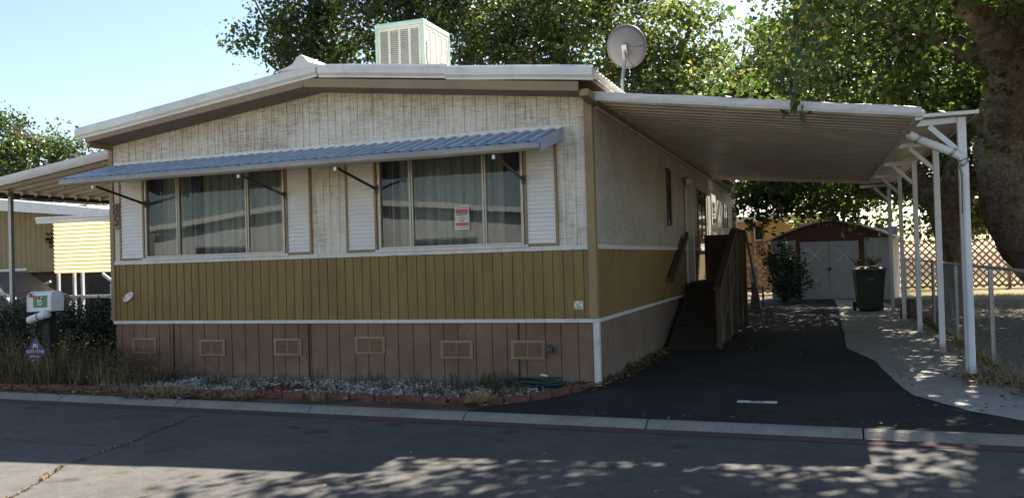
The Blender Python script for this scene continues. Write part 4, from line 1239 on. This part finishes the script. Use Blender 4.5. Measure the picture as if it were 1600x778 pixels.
ys = thing('yard_sign', (-7.74, -1.0, 0), 'blue diamond security yard sign with white lettering on a thin stake below the mailbox', 'sign')
m = MB(); m.tube([(-7.78, -.98, 0), (-7.75, -.99, .6)], .01, 6); m.build('stake', 'galv', ys)
c_ = Vector((-7.75, -1.01, .44)); U = Vector((.97, -.05, .0)).normalized(); V = Vector((.06, 0, 1)).normalized()
m = MB(); Nn = U.cross(V)
pts = [c_ + U * .205, c_ + V * .205, c_ - U * .205, c_ - V * .205]
m.add([tuple(p) for p in pts] + [tuple(p - Nn * .006) for p in pts], [(0, 1, 2, 3), (7, 6, 5, 4), (0, 4, 5, 1), (1, 5, 6, 2), (2, 6, 7, 3), (3, 7, 4, 0)])
ysp = m.build('sign_panel', 'blue', ys)
o_ = c_ + Nn * .004
text_mesh('lettering', 'NORTHSTAR', .062, 'letter', ysp, o_ + V * .012, U, V, .001, sx=1.0)
for hw_, dv_ in ((.095, -.055), (.05, -.11)):      # two lines of unreadable small print
    m = MB(); x = -hw_
    while x < hw_:
        w = random.uniform(.008, .018); A = o_ + U * x + V * dv_; B = o_ + U * min(x + w, hw_) + V * dv_
        m.bar(A, B, .016, .003, up=tuple(Nn)); x += w + .006
    m.build('small_print', 'letter', ysp)
m = MB()
for a, b in (((-.05, .055), (-.02, .12)), ((-.02, .12), (.0, .075)), ((.0, .075), (.022, .12)), ((.022, .12), (.05, .055))):
    A = o_ + U * a[0] + V * a[1]; B = o_ + U * b[0] + V * b[1]; m.bar(A, B, .014, .004, up=tuple(Nn))
m.build('emblem', 'letter', ysp)

# number painted on the drive
mk = tag(box('lot_marker', 'mail_white', None, 1.66, 2.05, -.87, -.77, .0065, .012), 'small white plate with dark digits 85 lying on the driveway asphalt', 'marker')
text_mesh('digits', '85', .12, 'black', mk, (1.86, -.82, .0135), (1, 0, 0), (0, 1, 0), .0006, sx=1.2)

# ---------------------------------------------------------------- planting bed: edging, gravel, mulch, hose
epath = [(-9.5, -1.42), (-7.0, -1.40), (-5.0, -1.38), (-2.94, -1.40), (-1.4, -1.44), (-.85, -1.38), (-.45, -1.05), (-.22, -.6), (-.05, -.15)]
P = [Vector((a, b, 0)) for a, b in epath]
cum = [0]
for a, b in zip(P[:-1], P[1:]): cum.append(cum[-1] + (b - a).length)
def on(s):
    for i in range(len(P) - 1):
        if s <= cum[i + 1]: t = (s - cum[i]) / (cum[i + 1] - cum[i]); return P[i].lerp(P[i + 1], t), (P[i + 1] - P[i]).normalized()
    return P[-1], (P[-1] - P[-2]).normalized()
BL = .30
n = 8; prof = [(-BL / 2 + .006, -.02)]
for s in range(4):
    for q in range(5):
        a = -BL / 2 + .006 + (s + (q + .5) / 5) * (BL - .012) / 4
        prof.append((a, .052 + .022 * math.sin(math.pi * (q + .5) / 5)))
prof.append((BL / 2 - .006, -.02))
m = MB(); m.prism(prof, lambda a, b, c: (a, c, b), -.03, .03)
blk = m.build('edging_block', 'edging', bevel=.004)
tag(blk, 'short scalloped red edging block in the row along the front of the gravel bed', 'edging block', 'red scalloped edging blocks')
s = BL / 2; first = True
while s < cum[-1]:
    p, d = on(s)
    o = blk if first else blk.copy()
    if not first: col.objects.link(o)
    first = False
    o.location = (p.x + random.uniform(-.01, .01), p.y + random.uniform(-.012, .012), random.uniform(-.012, .008)); o.rotation_euler = (random.uniform(-.06, .06), random.uniform(-.03, .03), math.atan2(d.y, d.x) + random.uniform(-.04, .04))
    s += BL + .004
def sheet_wavy(name, cx, cy, rx, ry, z, mat, n=26):
    m = MB(); pts = [(cx + rx * math.cos(k * 6.2832 / n) * random.uniform(.8, 1.1), cy + ry * math.sin(k * 6.2832 / n) * random.uniform(.8, 1.1), z) for k in range(n)]
    m.add(pts, [tuple(range(n))]); return tag(m.build(name, mat), kind='structure')
sheet('planting_bed', [(-9.4, -1.40), (-1.4, -1.42), (-.9, -1.36), (-.5, -1.05), (-.25, -.55), (-.05, -.05), (-7.3, -.0), (-9.4, -.0)], .003, 'mulch')
# rounded pebbles
t_ = (1 + 5 ** .5) / 2
ico = np.array([(-1, t_, 0), (1, t_, 0), (-1, -t_, 0), (1, -t_, 0), (0, -1, t_), (0, 1, t_), (0, -1, -t_), (0, 1, -t_), (t_, 0, -1), (t_, 0, 1), (-t_, 0, -1), (-t_, 0, 1)]) / 1.9
icf = np.array([(0, 11, 5), (0, 5, 1), (0, 1, 7), (0, 7, 10), (0, 10, 11), (1, 5, 9), (5, 11, 4), (11, 10, 2), (10, 7, 6), (7, 1, 8), (3, 9, 4), (3, 4, 2), (3, 2, 6), (3, 6, 8), (3, 8, 9), (4, 9, 5), (2, 4, 11), (6, 2, 10), (8, 6, 7), (9, 8, 1)])
N_ = 6400
gx = rng.uniform(-6.6, -.45, N_); gy = rng.uniform(-1.33, -.06, N_)
def bare(x, y):   # places where the stones are worn away
    k = np.exp(-((x + 3.9) / .5) ** 2 - ((y + .85) / .33) ** 2) + np.exp(-((x + 1.15) / .42) ** 2 - ((y + .98) / .28) ** 2) + np.exp(-((x + .1) / .55) ** 2) + .9 * np.exp(-((x + 7.0) / .7) ** 2) + .8 * np.exp(-((y + .0) / .16) ** 2)
    return k + .35 * np.sin(x * 2.3) * np.sin(y * 5 + x)
ok = (rng.uniform(0, .9, N_) > bare(gx, gy)) & (gy > -1.33 + np.clip((gx + .9) * .9, 0, 9))
gx, gy = gx[ok], gy[ok]; N_ = len(gx)
sc = rng.uniform(.012, .03, (N_, 1)) * np.array([1, 1, .7]) * rng.uniform(.7, 1.25, (N_, 3))
ang = rng.uniform(0, 6.28, N_)
base = ico[None] * sc[:, None, :] * rng.uniform(.8, 1.2, (N_, 12, 1))
ca, sa = np.cos(ang)[:, None], np.sin(ang)[:, None]
vx = base[..., 0] * ca - base[..., 1] * sa + gx[:, None]; vy = base[..., 0] * sa + base[..., 1] * ca + gy[:, None]; vz = base[..., 2] + (rng.uniform(.008, .03, N_))[:, None]
tag(mesh_np('gravel', np.stack([vx, vy, vz], -1).reshape(-1, 3), (icf[None] + 12 * np.arange(N_)[:, None, None]).reshape(-1, 3), 'stone'), kind='stuff')
# hose
m = MB(); pts = []
for k in range(165):
    a = k * .29; lp = int(a / 6.283)
    rx = .30 + .10 * math.sin(lp * 2.1) ; ry = .13 + .04 * math.sin(lp * 1.7)
    pts.append((-.74 + rx * math.cos(a) + .05 * math.sin(lp * 3.3), -.27 + ry * math.sin(a) + .035 * math.cos(lp * 1.9), .02 + .012 * lp + .018 * math.sin(a * 1.3 + lp)))
pts += [(-.95, -.38, .10), (-1.15, -.42, .03), (-1.4, -.33, .02), (-1.55, -.2, .02), (-1.5, -.1, .02)]
pts = pts[::1]
m.tube(pts, .0105, 6)
hs = tag(m.build('garden_hose', 'hose', smooth=True), 'coiled dark green garden hose lying by the skirting near the right corner', 'hose')
m = MB(); m.bar((-.62, -.30, .17), (-.55, -.33, .165), .03, .02); m.bar((-.58, -.3, .17), (-.55, -.28, .15), .02, .02); m.build('nozzle', 'cream', hs)

# ---------------------------------------------------------------- small vegetation
def blades(cx, cy, n, sx, sy, h, w=.006, lean=.35, zs=0, hv=.5):
    x = cx + rng.normal(size=n) * sx; y = cy + rng.normal(size=n) * sy
    H_ = h * rng.uniform(1 - hv, 1 + hv * .6, n); a = rng.uniform(0, 6.28, n); l = rng.uniform(0, lean, n) * H_
    ux, uy = np.cos(a), np.sin(a); b = rng.uniform(0, 6.28, n); wx, wy = np.cos(b) * w, np.sin(b) * w
    z0 = np.zeros(n) + zs
    p = np.stack([np.stack([x - wx, y - wy, z0], 1), np.stack([x + wx, y + wy, z0], 1),
                  np.stack([x + ux * l * .45 + wx * .8, y + uy * l * .45 + wy * .8, H_ * .6], 1), np.stack([x + ux * l * .45 - wx * .8, y + uy * l * .45 - wy * .8, H_ * .6], 1)], 1)
    q = np.stack([p[:, 3], p[:, 2], np.stack([x + ux * l + wx * .15, y + uy * l + wy * .15, H_], 1), np.stack([x + ux * l - wx * .15, y + uy * l - wy * .15, H_], 1)], 1)
    return np.concatenate([p, q], 0).reshape(-1, 3)
wl = []
for k in range(60):
    cx = rng.uniform(-9.4, -5.8); k2 = np.clip((-5.8 - cx) / 2, .25, 1)
    wl.append(blades(cx, rng.uniform(-1.25, -.25), int(36 * k2 + 14), .15, .13, rng.uniform(.2, .45) * k2 + .08, .0045, .6))
for k in range(46):
    wl.append(blades(rng.uniform(-6.5, -.5), rng.uniform(-1.3, -.1), 16, .06, .06, .16, .004))
for k in range(18): wl.append(blades(rng.uniform(-1.9, -.9), rng.uniform(-1.0, -.2), 14, .05, .05, .2, .004))
for k in range(26): wl.append(blades(-.06 + rng.uniform(0, .16), rng.uniform(.1, 3.6), 12, .02, .08, .1, .004))
v = np.concatenate(wl); tag(mesh_np('weeds', v, np.arange(len(v)).reshape(-1, 4), 'weed'), kind='stuff')
sk = []
for k in range(150):
    cx = rng.uniform(-9.3, -5.9); cy = rng.uniform(-1.3, -.2); h_ = rng.uniform(.25, .62) * np.clip((-5.6 - cx) / 1.6, .35, 1)
    sk.append(blades(cx, cy, 3, .03, .03, h_, .0035, .45, hv=.2))
v = np.concatenate(sk); heads = v.reshape(-1, 4, 3)[3:][:, 2]
tag(mesh_np('dry_stalks', v, np.arange(len(v)).reshape(-1, 4), 'straw'), kind='stuff')
hp_ = clump_points(heads[heads[:, 2] > .12], 9, .03); v, f = leaf_quads(hp_, .02, .5); tag(mesh_np('seed_heads', v, f, 'leaf_dry'), kind='stuff')
# leafy weeds on stems
cs = np.stack([rng.uniform(-9.3, -6.2, 900), rng.uniform(-1.2, -.2, 900), rng.uniform(.03, .42, 900)], 1); pts = clump_points(cs, 9, .035)
v, f = leaf_quads(pts, .026, .4); tag(mesh_np('weed_leaves', v, f, 'weed'), kind='stuff')
wl = []
for cx, cy, n, sx, sy, h in ((-5.0, -1.55, 260, .2, .1, .13), (-3.9, -1.52, 60, .07, .05, .1), (-.95, -1.42, 160, .07, .06, .14), (-2.9, -1.5, 40, .05, .04, .1), (4.35, .9, 400, .18, .35, .12), (4.5, 3.5, 400, .12, 1.5, .12)):
    wl.append(blades(cx, cy, n, sx, sy, h, .004, 1.2))
v = np.concatenate(wl); tag(mesh_np('dry_grass', v, np.arange(len(v)).reshape(-1, 4), 'straw'), kind='stuff')
# fallen leaves
def litter(n, fx, fy, z=.02, size=.07):
    x = fx(n); y = fy(n); c = np.stack([x, y, np.full(n, z) + rng.uniform(-.008, .03, n)], 1)
    v, f = leaf_quads(c, size, .6, .0); v = v.reshape(-1, 4, 3); cc = v.mean(1, keepdims=True); v[..., 2] = cc[..., 2] + (v[..., 2] - cc[..., 2]) * .35; v[..., 2] = np.maximum(v[..., 2], z - .012)
    return v.reshape(-1, 3)
U_ = lambda a, b: (lambda n: rng.uniform(a, b, n)); G_ = lambda a, s: (lambda n: rng.normal(a, s, n))
ls = [litter(520, G_(-5.0, .3), G_(-1.66, .1)), litter(90, G_(-3.9, .14), G_(-1.6, .06)), litter(420, U_(-9.5, -5.8), G_(-1.5, .14)), litter(130, U_(-5, -1), G_(-1.5, .06)),
      litter(260, G_(-.12, .1), G_(-.15, .16), .03), litter(260, U_(-.02, .22), U_(.1, 4.1)), litter(1500, G_(4.45, .13), U_(-.3, 14), .03), litter(480, G_(4.3, .16), G_(1.0, .22), .04, .09), litter(9000, U_(4.6, 13), U_(-1.5, 16), .012, .09), litter(70, U_(0.2, 4.6), G_(-1.8, .07), .02, .035), litter(260, U_(-6.8, -.6), U_(-1.35, -.1), .04, .05),
      litter(360, U_(.2, 4.2), U_(2, 18), .02, .05), litter(200, U_(3.3, 4.6), U_(-1.2, 4), .02, .05), litter(120, G_(-.95, .1), G_(-1.5, .06)), litter(500, U_(-1.5, 3), U_(19.5, 23), .02), litter(60, U_(-5, 8), U_(-6, -2.7), -.03, .05)]
tag(mesh_np('fallen_leaves', np.concatenate(ls), np.arange(sum(len(a) for a in ls)).reshape(-1, 4), 'leaf_dry'), kind='stuff')
if debris:
    d_ = np.array(debris); v, f = leaf_quads(d_, .03, .7, 0); v[:, 2] = np.maximum(v[:, 2], -.041); tag(mesh_np('crack_debris', v, f, 'leaf_dry'), kind='stuff')

# hedge beside the home, with a woody core
hd = thing('hedge', (-9.2, -.1, 0), 'dark unclipped hedge between the mailbox and the left corner of the home', 'hedge')
cen = np.concatenate([blob_centers([(-8.0, .55, .55, .62, .55, .62), (-8.9, .5, .55, .7, .6, .55), (-9.9, .4, .52, .9, .7, .52), (-11.2, .6, .5, 1.0, .7, .5), (-12.6, .8, .5, 1.0, .8, .5), (-7.75, .5, .5, .4, .4, .5)], 900, .3)])
cen = cen[cen[:, 2] > .05]
pts = clump_points(cen, 42, .085); pts = pts[(pts[:, 2] > .02) & (pts[:, 0] < -7.42)]
v, f = leaf_quads(pts, .05, .5, .0); mesh_np('foliage', v, f, 'leaf_hedge', hd)
m = MB()
for k in range(150):
    x = random.uniform(-13.2, -7.55); y = random.uniform(.3, .8)
    m.tube([(x, y, 0), (x + random.uniform(-.1, .1), y + random.uniform(-.1, .1), .4), (min(-7.5, x + random.uniform(-.25, .25)), y + random.uniform(-.4, .3), random.uniform(.7, 1.1))], [.014, .01, .005], 4)
m.build('stems', 'bark', hd)
bs = thing('dry_bush', (-8.45, -.55, 0), 'brownish half dead bush around the mailbox post', 'bush')
c2 = blob_centers([(-8.3, -.35, .5, .35, .25, .35), (-7.75, -.3, .42, .25, .2, .35), (-9.1, -.45, .4, .5, .3, .4)], 90, .2)
pts = clump_points(c2, 30, .06); v, f = leaf_quads(pts[pts[:, 2] > .02], .045, .5, 0); mesh_np('foliage', v, f, 'leaf_dry' if False else 'weed', bs)
m = MB()
for k in range(40): 
    x = random.uniform(-9.4, -7.7); m.tube([(x, -.4, 0), (x + random.uniform(-.15, .15), -.4 + random.uniform(-.1, .1), random.uniform(.4, .8))], [.008, .004], 4)
m.build('stems', 'bark', bs)
# spiky dry plant at far left
sp_ = thing('yucca', (-9.9, .0, 0), 'spiky plant with pale dry leaves at the left edge beside the thin post', 'plant')
m = MB()
for k in range(80):
    a = random.uniform(0, 6.28); e = random.uniform(-.5, 1.2); L_ = random.uniform(.35, .6)
    d = Vector((math.cos(a) * math.cos(e), math.sin(a) * math.cos(e), math.sin(e))); s_ = d.cross(Vector((0, 0, 1))).normalized() * .012; o_ = Vector((-9.9, .0, 1.1))
    mid = o_ + d * L_ * .5 + Vector((0, 0, .03)); end = o_ + d * L_ + Vector((0, 0, -.1))
    m.add([o_ - s_, o_ + s_, mid + s_ * .8, mid - s_ * .8, end], [(0, 1, 2, 3), (3, 2, 4)])
m.build('leaves', 'straw', sp_)
m = MB(); m.tube([(-9.9, .05, 0), (-9.9, .0, 1.15)], [.06, .05], 8); m.build('stem', 'bark', sp_)
# shrub beside the shed
sr_ = thing('shrub', (1.3, 17.6, 0), 'dark leafy shrub standing before the left corner of the shed', 'shrub')
c3 = blob_centers([(1.35, 17.6, .95, .62, .6, .95), (1.15, 17.6, 1.45, .35, .4, .45), (1.65, 17.5, .7, .45, .4, .6)], 130, .2); c3 = c3[c3[:, 2] > .1]
pts = clump_points(c3, 34, .10); v, f = leaf_quads(pts[pts[:, 2] > .03], .085, .5); mesh_np('foliage', v, f, 'leaf_hedge', sr_)
m = MB()
for k in range(16): m.tube([(1.35 + random.uniform(-.1, .1), 17.6, 0), (1.35 + random.uniform(-.5, .5), 17.6 + random.uniform(-.4, .4), random.uniform(.8, 1.8))], [.025, .008], 5)
m.build('stems', 'bark', sr_)
# stump at the fence
m = MB(); m.tube([(4.28, 10.9, 0), (4.28, 10.9, .2), (4.3, 10.92, .42)], [.26, .2, .17], 12, noise_=.12); tag(m.build('stump', 'bark', smooth=True), 'short brown tree stump beside the second carport post from the rear', 'stump')

# ---------------------------------------------------------------- trees
def over_roofs(p):       # foliage keeps clear of the carport, home and strip roofs
    x, y, z = p[:, 0], p[:, 1], p[:, 2]
    inside = (x > -7.6) & (x < 4.35) & (y > -.6) & (y < 17.8)
    lim = np.where(x < .1, 4.6, 3.62)
    return ~(inside & (z < lim)) & (z > .3)
def behind(p):
    x, y, z = p[:, 0], p[:, 1], p[:, 2]
    inside = (x > -7.6) & (x < 4.3) & (y > -.6) & (y < 10.9)
    home_ = (x > -7.6) & (x < .25) & (y < 17.9)
    return ~(inside & (z < 3.62)) & ~(home_ & (z < 4.5)) & (z > 1.0)

# big overhanging tree on the right: huge trunk, low limbs reaching over the carport
big = branch_tree('mulberry_tree', (8.0, 9.2, 0), 'huge shade tree with thick leaning trunk at the right edge, overhanging the carport', 'tree', None,
    [([(8.0, 9.4, -.1), (7.1, 9.3, .9), (6.25, 9.1, 2.0), (5.95, 9.0, 3.4), (6.0, 8.6, 5.0)], [.95, .80, .70, .60, .42]),
     ([(6.0, 8.9, 3.6), (5.6, 7.2, 4.9), (4.4, 5.2, 6.0), (3.0, 3.0, 6.6)], [.42, .3, .2, .08]),
     ([(6.0, 8.6, 5.0), (5.9, 6.6, 7.2), (5.4, 3.6, 8.6)], [.38, .24, .09]),
     ([(6.1, 9.0, 3.2), (7.5, 9.0, 4.8), (8.8, 7.6, 6.4), (9.2, 5, 7.4)], [.4, .33, .22, .08]),
     ([(6.4, 8.8, 4.2), (6.8, 10.8, 6.5), (5.4, 12.4, 8.8)], [.33, .24, .1]),
     ([(6.5, 9.2, 2.2), (7.5, 9.6, 4.2), (9.6, 10.2, 6.2)], [.36, .3, .16]),
     ([(6.3, 8.7, 4.6), (4.4, 9.8, 6.2), (2.6, 10.0, 7.0)], [.26, .17, .07])],
    [(4.9, 3.8, 6.7, 3.4, 4.2, 1.8), (7.6, 3.4, 6.4, 3.3, 4.6, 2.4), (5.2, 8.6, 6.9, 4.0, 3.6, 3.2), (9.4, 8.6, 6.2, 3.5, 4, 3.6), (3.4, 11, 6.2, 2.6, 3.2, 2.5), (7.8, .6, 6.6, 2.6, 2.6, 1.5), (8.6, 12.5, 4.0, 2.5, 2, 2.3), (3.2, 1.2, 6.6, 2.6, 2.2, 1.3), (11, 4, 5.5, 2.5, 5, 2.5), (1.9, 1.7, 7.0, 2.2, 2.0, 1.2), (5.0, .8, 7.8, 3.4, 2.2, 1.0), (3.6, 2.4, 8.2, 3.0, 2.0, 1.0), (9.5, 12.5, 4.2, 3.5, 2.4, 2.6)],
    2100, 54, .30, .14, 'leaf_mulberry', keep=over_roofs, twig=.45, shell=.2)
# drooping twig in front of the carport edge
m = MB(); m.tube([(3.2, 1.2, 5.6), (2.6, .3, 4.8), (2.35, -.25, 4.0), (2.3, -.3, 3.1)], [.02, .014, .01, .006], 5); m.tube([(2.35, -.25, 4.0), (2.1, -.28, 3.25)], [.008, .004], 4)
m.build('hanging_twig', 'bark', big)
pts = np.concatenate([np.array([2.32, -.32, 3.12]) + rng.normal(size=(24, 3)) * [.08, .04, .12], np.array([2.12, -.32, 3.27]) + rng.normal(size=(14, 3)) * [.07, .04, .08], np.array([2.28, -.3, 3.5]) + rng.normal(size=(30, 3)) * [.12, .06, .15], np.array([2.4, -.2, 4.0]) + rng.normal(size=(60, 3)) * [.2, .12, .25]])
v, f = leaf_quads(pts, .11, .5, 1.6); mesh_np('hanging_leaves', v, f, 'leaf_mulberry', big)

branch_tree('shade_tree', (5.3, 12.5, 0), 'dark forked trunk tree behind the carport posts just right of the shed', 'tree', None,
    [([(5.35, 12.5, -.1), (5.3, 12.5, .8), (5.25, 12.5, 1.7), (5.2, 12.5, 2.4)], [.38, .29, .27, .36]),
     ([(5.15, 12.5, 2.3), (4.6, 12.5, 3.3), (3.7, 12.4, 4.4), (2.6, 12.6, 5.2)], [.26, .2, .15, .06]),
     ([(5.25, 12.5, 2.3), (5.5, 12.4, 3.6), (5.7, 12.6, 5.4), (5.5, 13, 7.5)], [.28, .24, .19, .08]),
     ([(5.3, 12.5, 2.3), (6.2, 12.9, 3.4), (7.4, 13.6, 4.8)], [.22, .17, .08]),
     ([(3.7, 12.4, 4.4), (2.2, 13.2, 4.2), (1.3, 13.8, 3.6)], [.12, .07, .03])],
    [(2.6, 13.6, 3.9, 2.6, 1.6, 1.25), (5.2, 13.6, 6.2, 3.4, 2.6, 2.6), (6.4, 14.6, 4.2, 2.4, 2.2, 1.6), (1.3, 13.6, 3.5, 1.1, 1.0, 1.0), (3.2, 16, 4.6, 3, 1.6, 1.6), (1.0, 13.8, 2.95, .8, .7, .75), (2.4, 13.8, 2.9, .9, .7, .6), (3.4, 15.5, 2.9, .8, .7, .5)],
    760, 46, .24, .15, 'leaf_mulberry', keep=behind, twig=.5, shell=.15, gaps=3.1)
# lighter foliage behind and over the shed
branch_tree('background_tree', (7.2, 24.0, 0), 'tall yellowish green tree behind the shed and the carport', 'tree', None,
    [([(6.6, 22.6, -.1), (6.7, 22.6, 2.2), (6.5, 22.5, 4.5), (6.0, 22.5, 7.5)], [.35, .27, .2, .1]), ([(6.7, 22.6, 2.2), (4.6, 22.4, 4.2), (2.9, 22.6, 5.6)], [.2, .12, .05]), ([(6.6, 22.6, 3), (8.8, 22.5, 4.8), (10.5, 22.5, 6.5)], [.2, .13, .05])],
    [(3.9, 22.3, 4.4, 3.4, 1.6, 1.7), (6.5, 22.6, 7, 4.5, 2.2, 3.6), (10.5, 22.4, 5.8, 3, 2, 3.6), (7.6, 21.5, 3.0, 1.8, 1.2, 1.0), (5.5, 22.6, 3.0, 3.2, 1.2, 1.5), (9.5, 23.2, 3.2, 2.5, 1.2, 1.6), (3, 23, 3.6, 2.2, 1.2, 1.3)],
    1100, 50, .34, .17, 'leaf_yellow', keep=lambda p: p[:, 2] > 1.7, twig=.3, shell=.15)
# trees behind the home, left to right
branch_tree('background_tree', (-14.5, 25.5, 0), 'large dark leafy tree rising behind the roof left of the cooler', 'tree', 'trees behind the home',
    [([(-16.5, 25.5, -.1), (-16.3, 25.5, 4), (-16.0, 25.5, 8), (-15.2, 25.5, 12)], [.5, .38, .28, .12]), ([(-16.3, 25.5, 5), (-19.5, 25, 9.0), (-22.6, 25, 11.5)], [.25, .15, .05]), ([(-16.2, 25.5, 6), (-12.5, 25.2, 10), (-11.2, 25, 13.5)], [.24, .15, .06]), ([(-19.5, 25, 9.0), (-22.4, 25, 13.0), (-24.4, 25, 17)], [.1, .06, .03])],
    [(-16.4, 25.5, 12.4, 6.3, 3.6, 4.3), (-20.6, 25.0, 12.0, 3.4, 2.6, 2.9), (-12.2, 25.2, 12.8, 4.4, 3.2, 4.5), (-16, 25, 16, 6, 3.5, 2.5)],
    720, 70, .44, .22, 'leaf_dark', twig=.3, shell=.15)
branch_tree('background_tree', (-5, 24.5, 0), 'broad sunlit green tree rising behind the roof right of the cooler', 'tree', 'trees behind the home',
    [([(-6, 24.5, -.1), (-6, 24.5, 4), (-5.6, 24.5, 8), (-5.5, 24.5, 12)], [.45, .34, .25, .1]), ([(-6, 24.5, 5), (-8.5, 24.2, 8.5), (-9.6, 24, 11)], [.22, .14, .05]), ([(-5.8, 24.5, 6), (-3, 24.3, 9), (-2, 24.2, 11)], [.22, .13, .05])],
    [(-5.6, 24.5, 9.4, 4.8, 3, 3.4), (-9.4, 24.2, 9.8, 2.9, 2.4, 3.0), (-2.7, 24.2, 8.0, 2.6, 2.2, 2.6), (-7, 25, 13.0, 2.2, 2, 1.6)],
    720, 68, .42, .19, 'leaf_yellow', twig=.3, shell=.15)
branch_tree('background_tree', (-.2, 20.5, 0), 'smaller green tree rising behind the home just left of the satellite dish', 'tree', 'trees behind the home',
    [([(-1.6, 20.8, -.1), (-1.5, 20.8, 3), (-.4, 20.8, 6), (.0, 20.6, 8)], [.28, .22, .16, .07]), ([(-1.5, 20.8, 3.5), (-2, 20.6, 6), (-1.8, 20.5, 7.6)], [.14, .09, .04])],
    [(-.6, 20.8, 6.4, 2.0, 1.7, 2.0), (1.4, 21, 7.4, 2.0, 1.8, 2.2), (.6, 20.8, 4.6, 2.1, 1.4, 1.0)],
    420, 60, .32, .16, 'leaf_yellow', twig=.4, shell=.15, keep=lambda p: (p[:, 2] > 3.3))
branch_tree('background_tree', (-33, 22, 0), 'distant bushy green tree against the sky at the far left', 'tree', None,
    [([(-35, 22, -.1), (-35, 22, 3), (-34.6, 22, 6), (-34.2, 22, 8)], [.4, .3, .2, .08]), ([(-35, 22, 3.5), (-32.4, 21.8, 5.6), (-31, 21.8, 6.9)], [.2, .12, .04])],
    [(-34.2, 22, 6.6, 3.2, 2.2, 2.2), (-31.6, 22, 4.9, 2.6, 1.8, 1.6), (-38.0, 22, 7.6, 3.4, 2.2, 2.6), (-36, 22, 4.6, 4, 2, 1.6)],
    560, 60, .33, .2, 'leaf_dark', twig=.5, shell=.2)

# ---------------------------------------------------------------- street-side home opposite (reflected in the windows)
oh = thing('opposite_home', (-10, -19, 0), 'white mobile home with low gable across the street, mirrored in the front windows', 'mobile home')
m = MB(); m.box(-22, -6.2, -24, -16.6, 0, 2.9); m.build('wall', 'white_trim', oh)
m = MB(); m.box(-22.02, -6.18, -24.02, -16.58, 0, .9); m.build('lower_siding', 'tan_trim', oh)
m = MB(); m.prism([(-22.4, 3.0), (-22.4, 3.18), (-14.1, 4.0), (-5.8, 3.18), (-5.8, 3.0), (-14.1, 3.8)], lambda a, b, c: (a, c, b), -24.4, -16.2); m.build('roof', 'white_metal', oh)
m = MB(); m.prism([(-22, 2.9), (-14.1, 3.75), (-6.2, 2.9)], lambda a, b, c: (a, c, b), -16.8, -16.62); m.build('gable', 'white_trim', oh)
for x in (-20, -15.5, -10.8):
    m = MB(); m.box(x, x + 2.4, -16.58, -16.54, 1.2, 2.4); f = m.build('window', 'alu', oh)
    m = MB(); m.box(x + .06, x + 2.34, -16.54, -16.52, 1.26, 2.34); m.build('pane', 'car_glass', f)
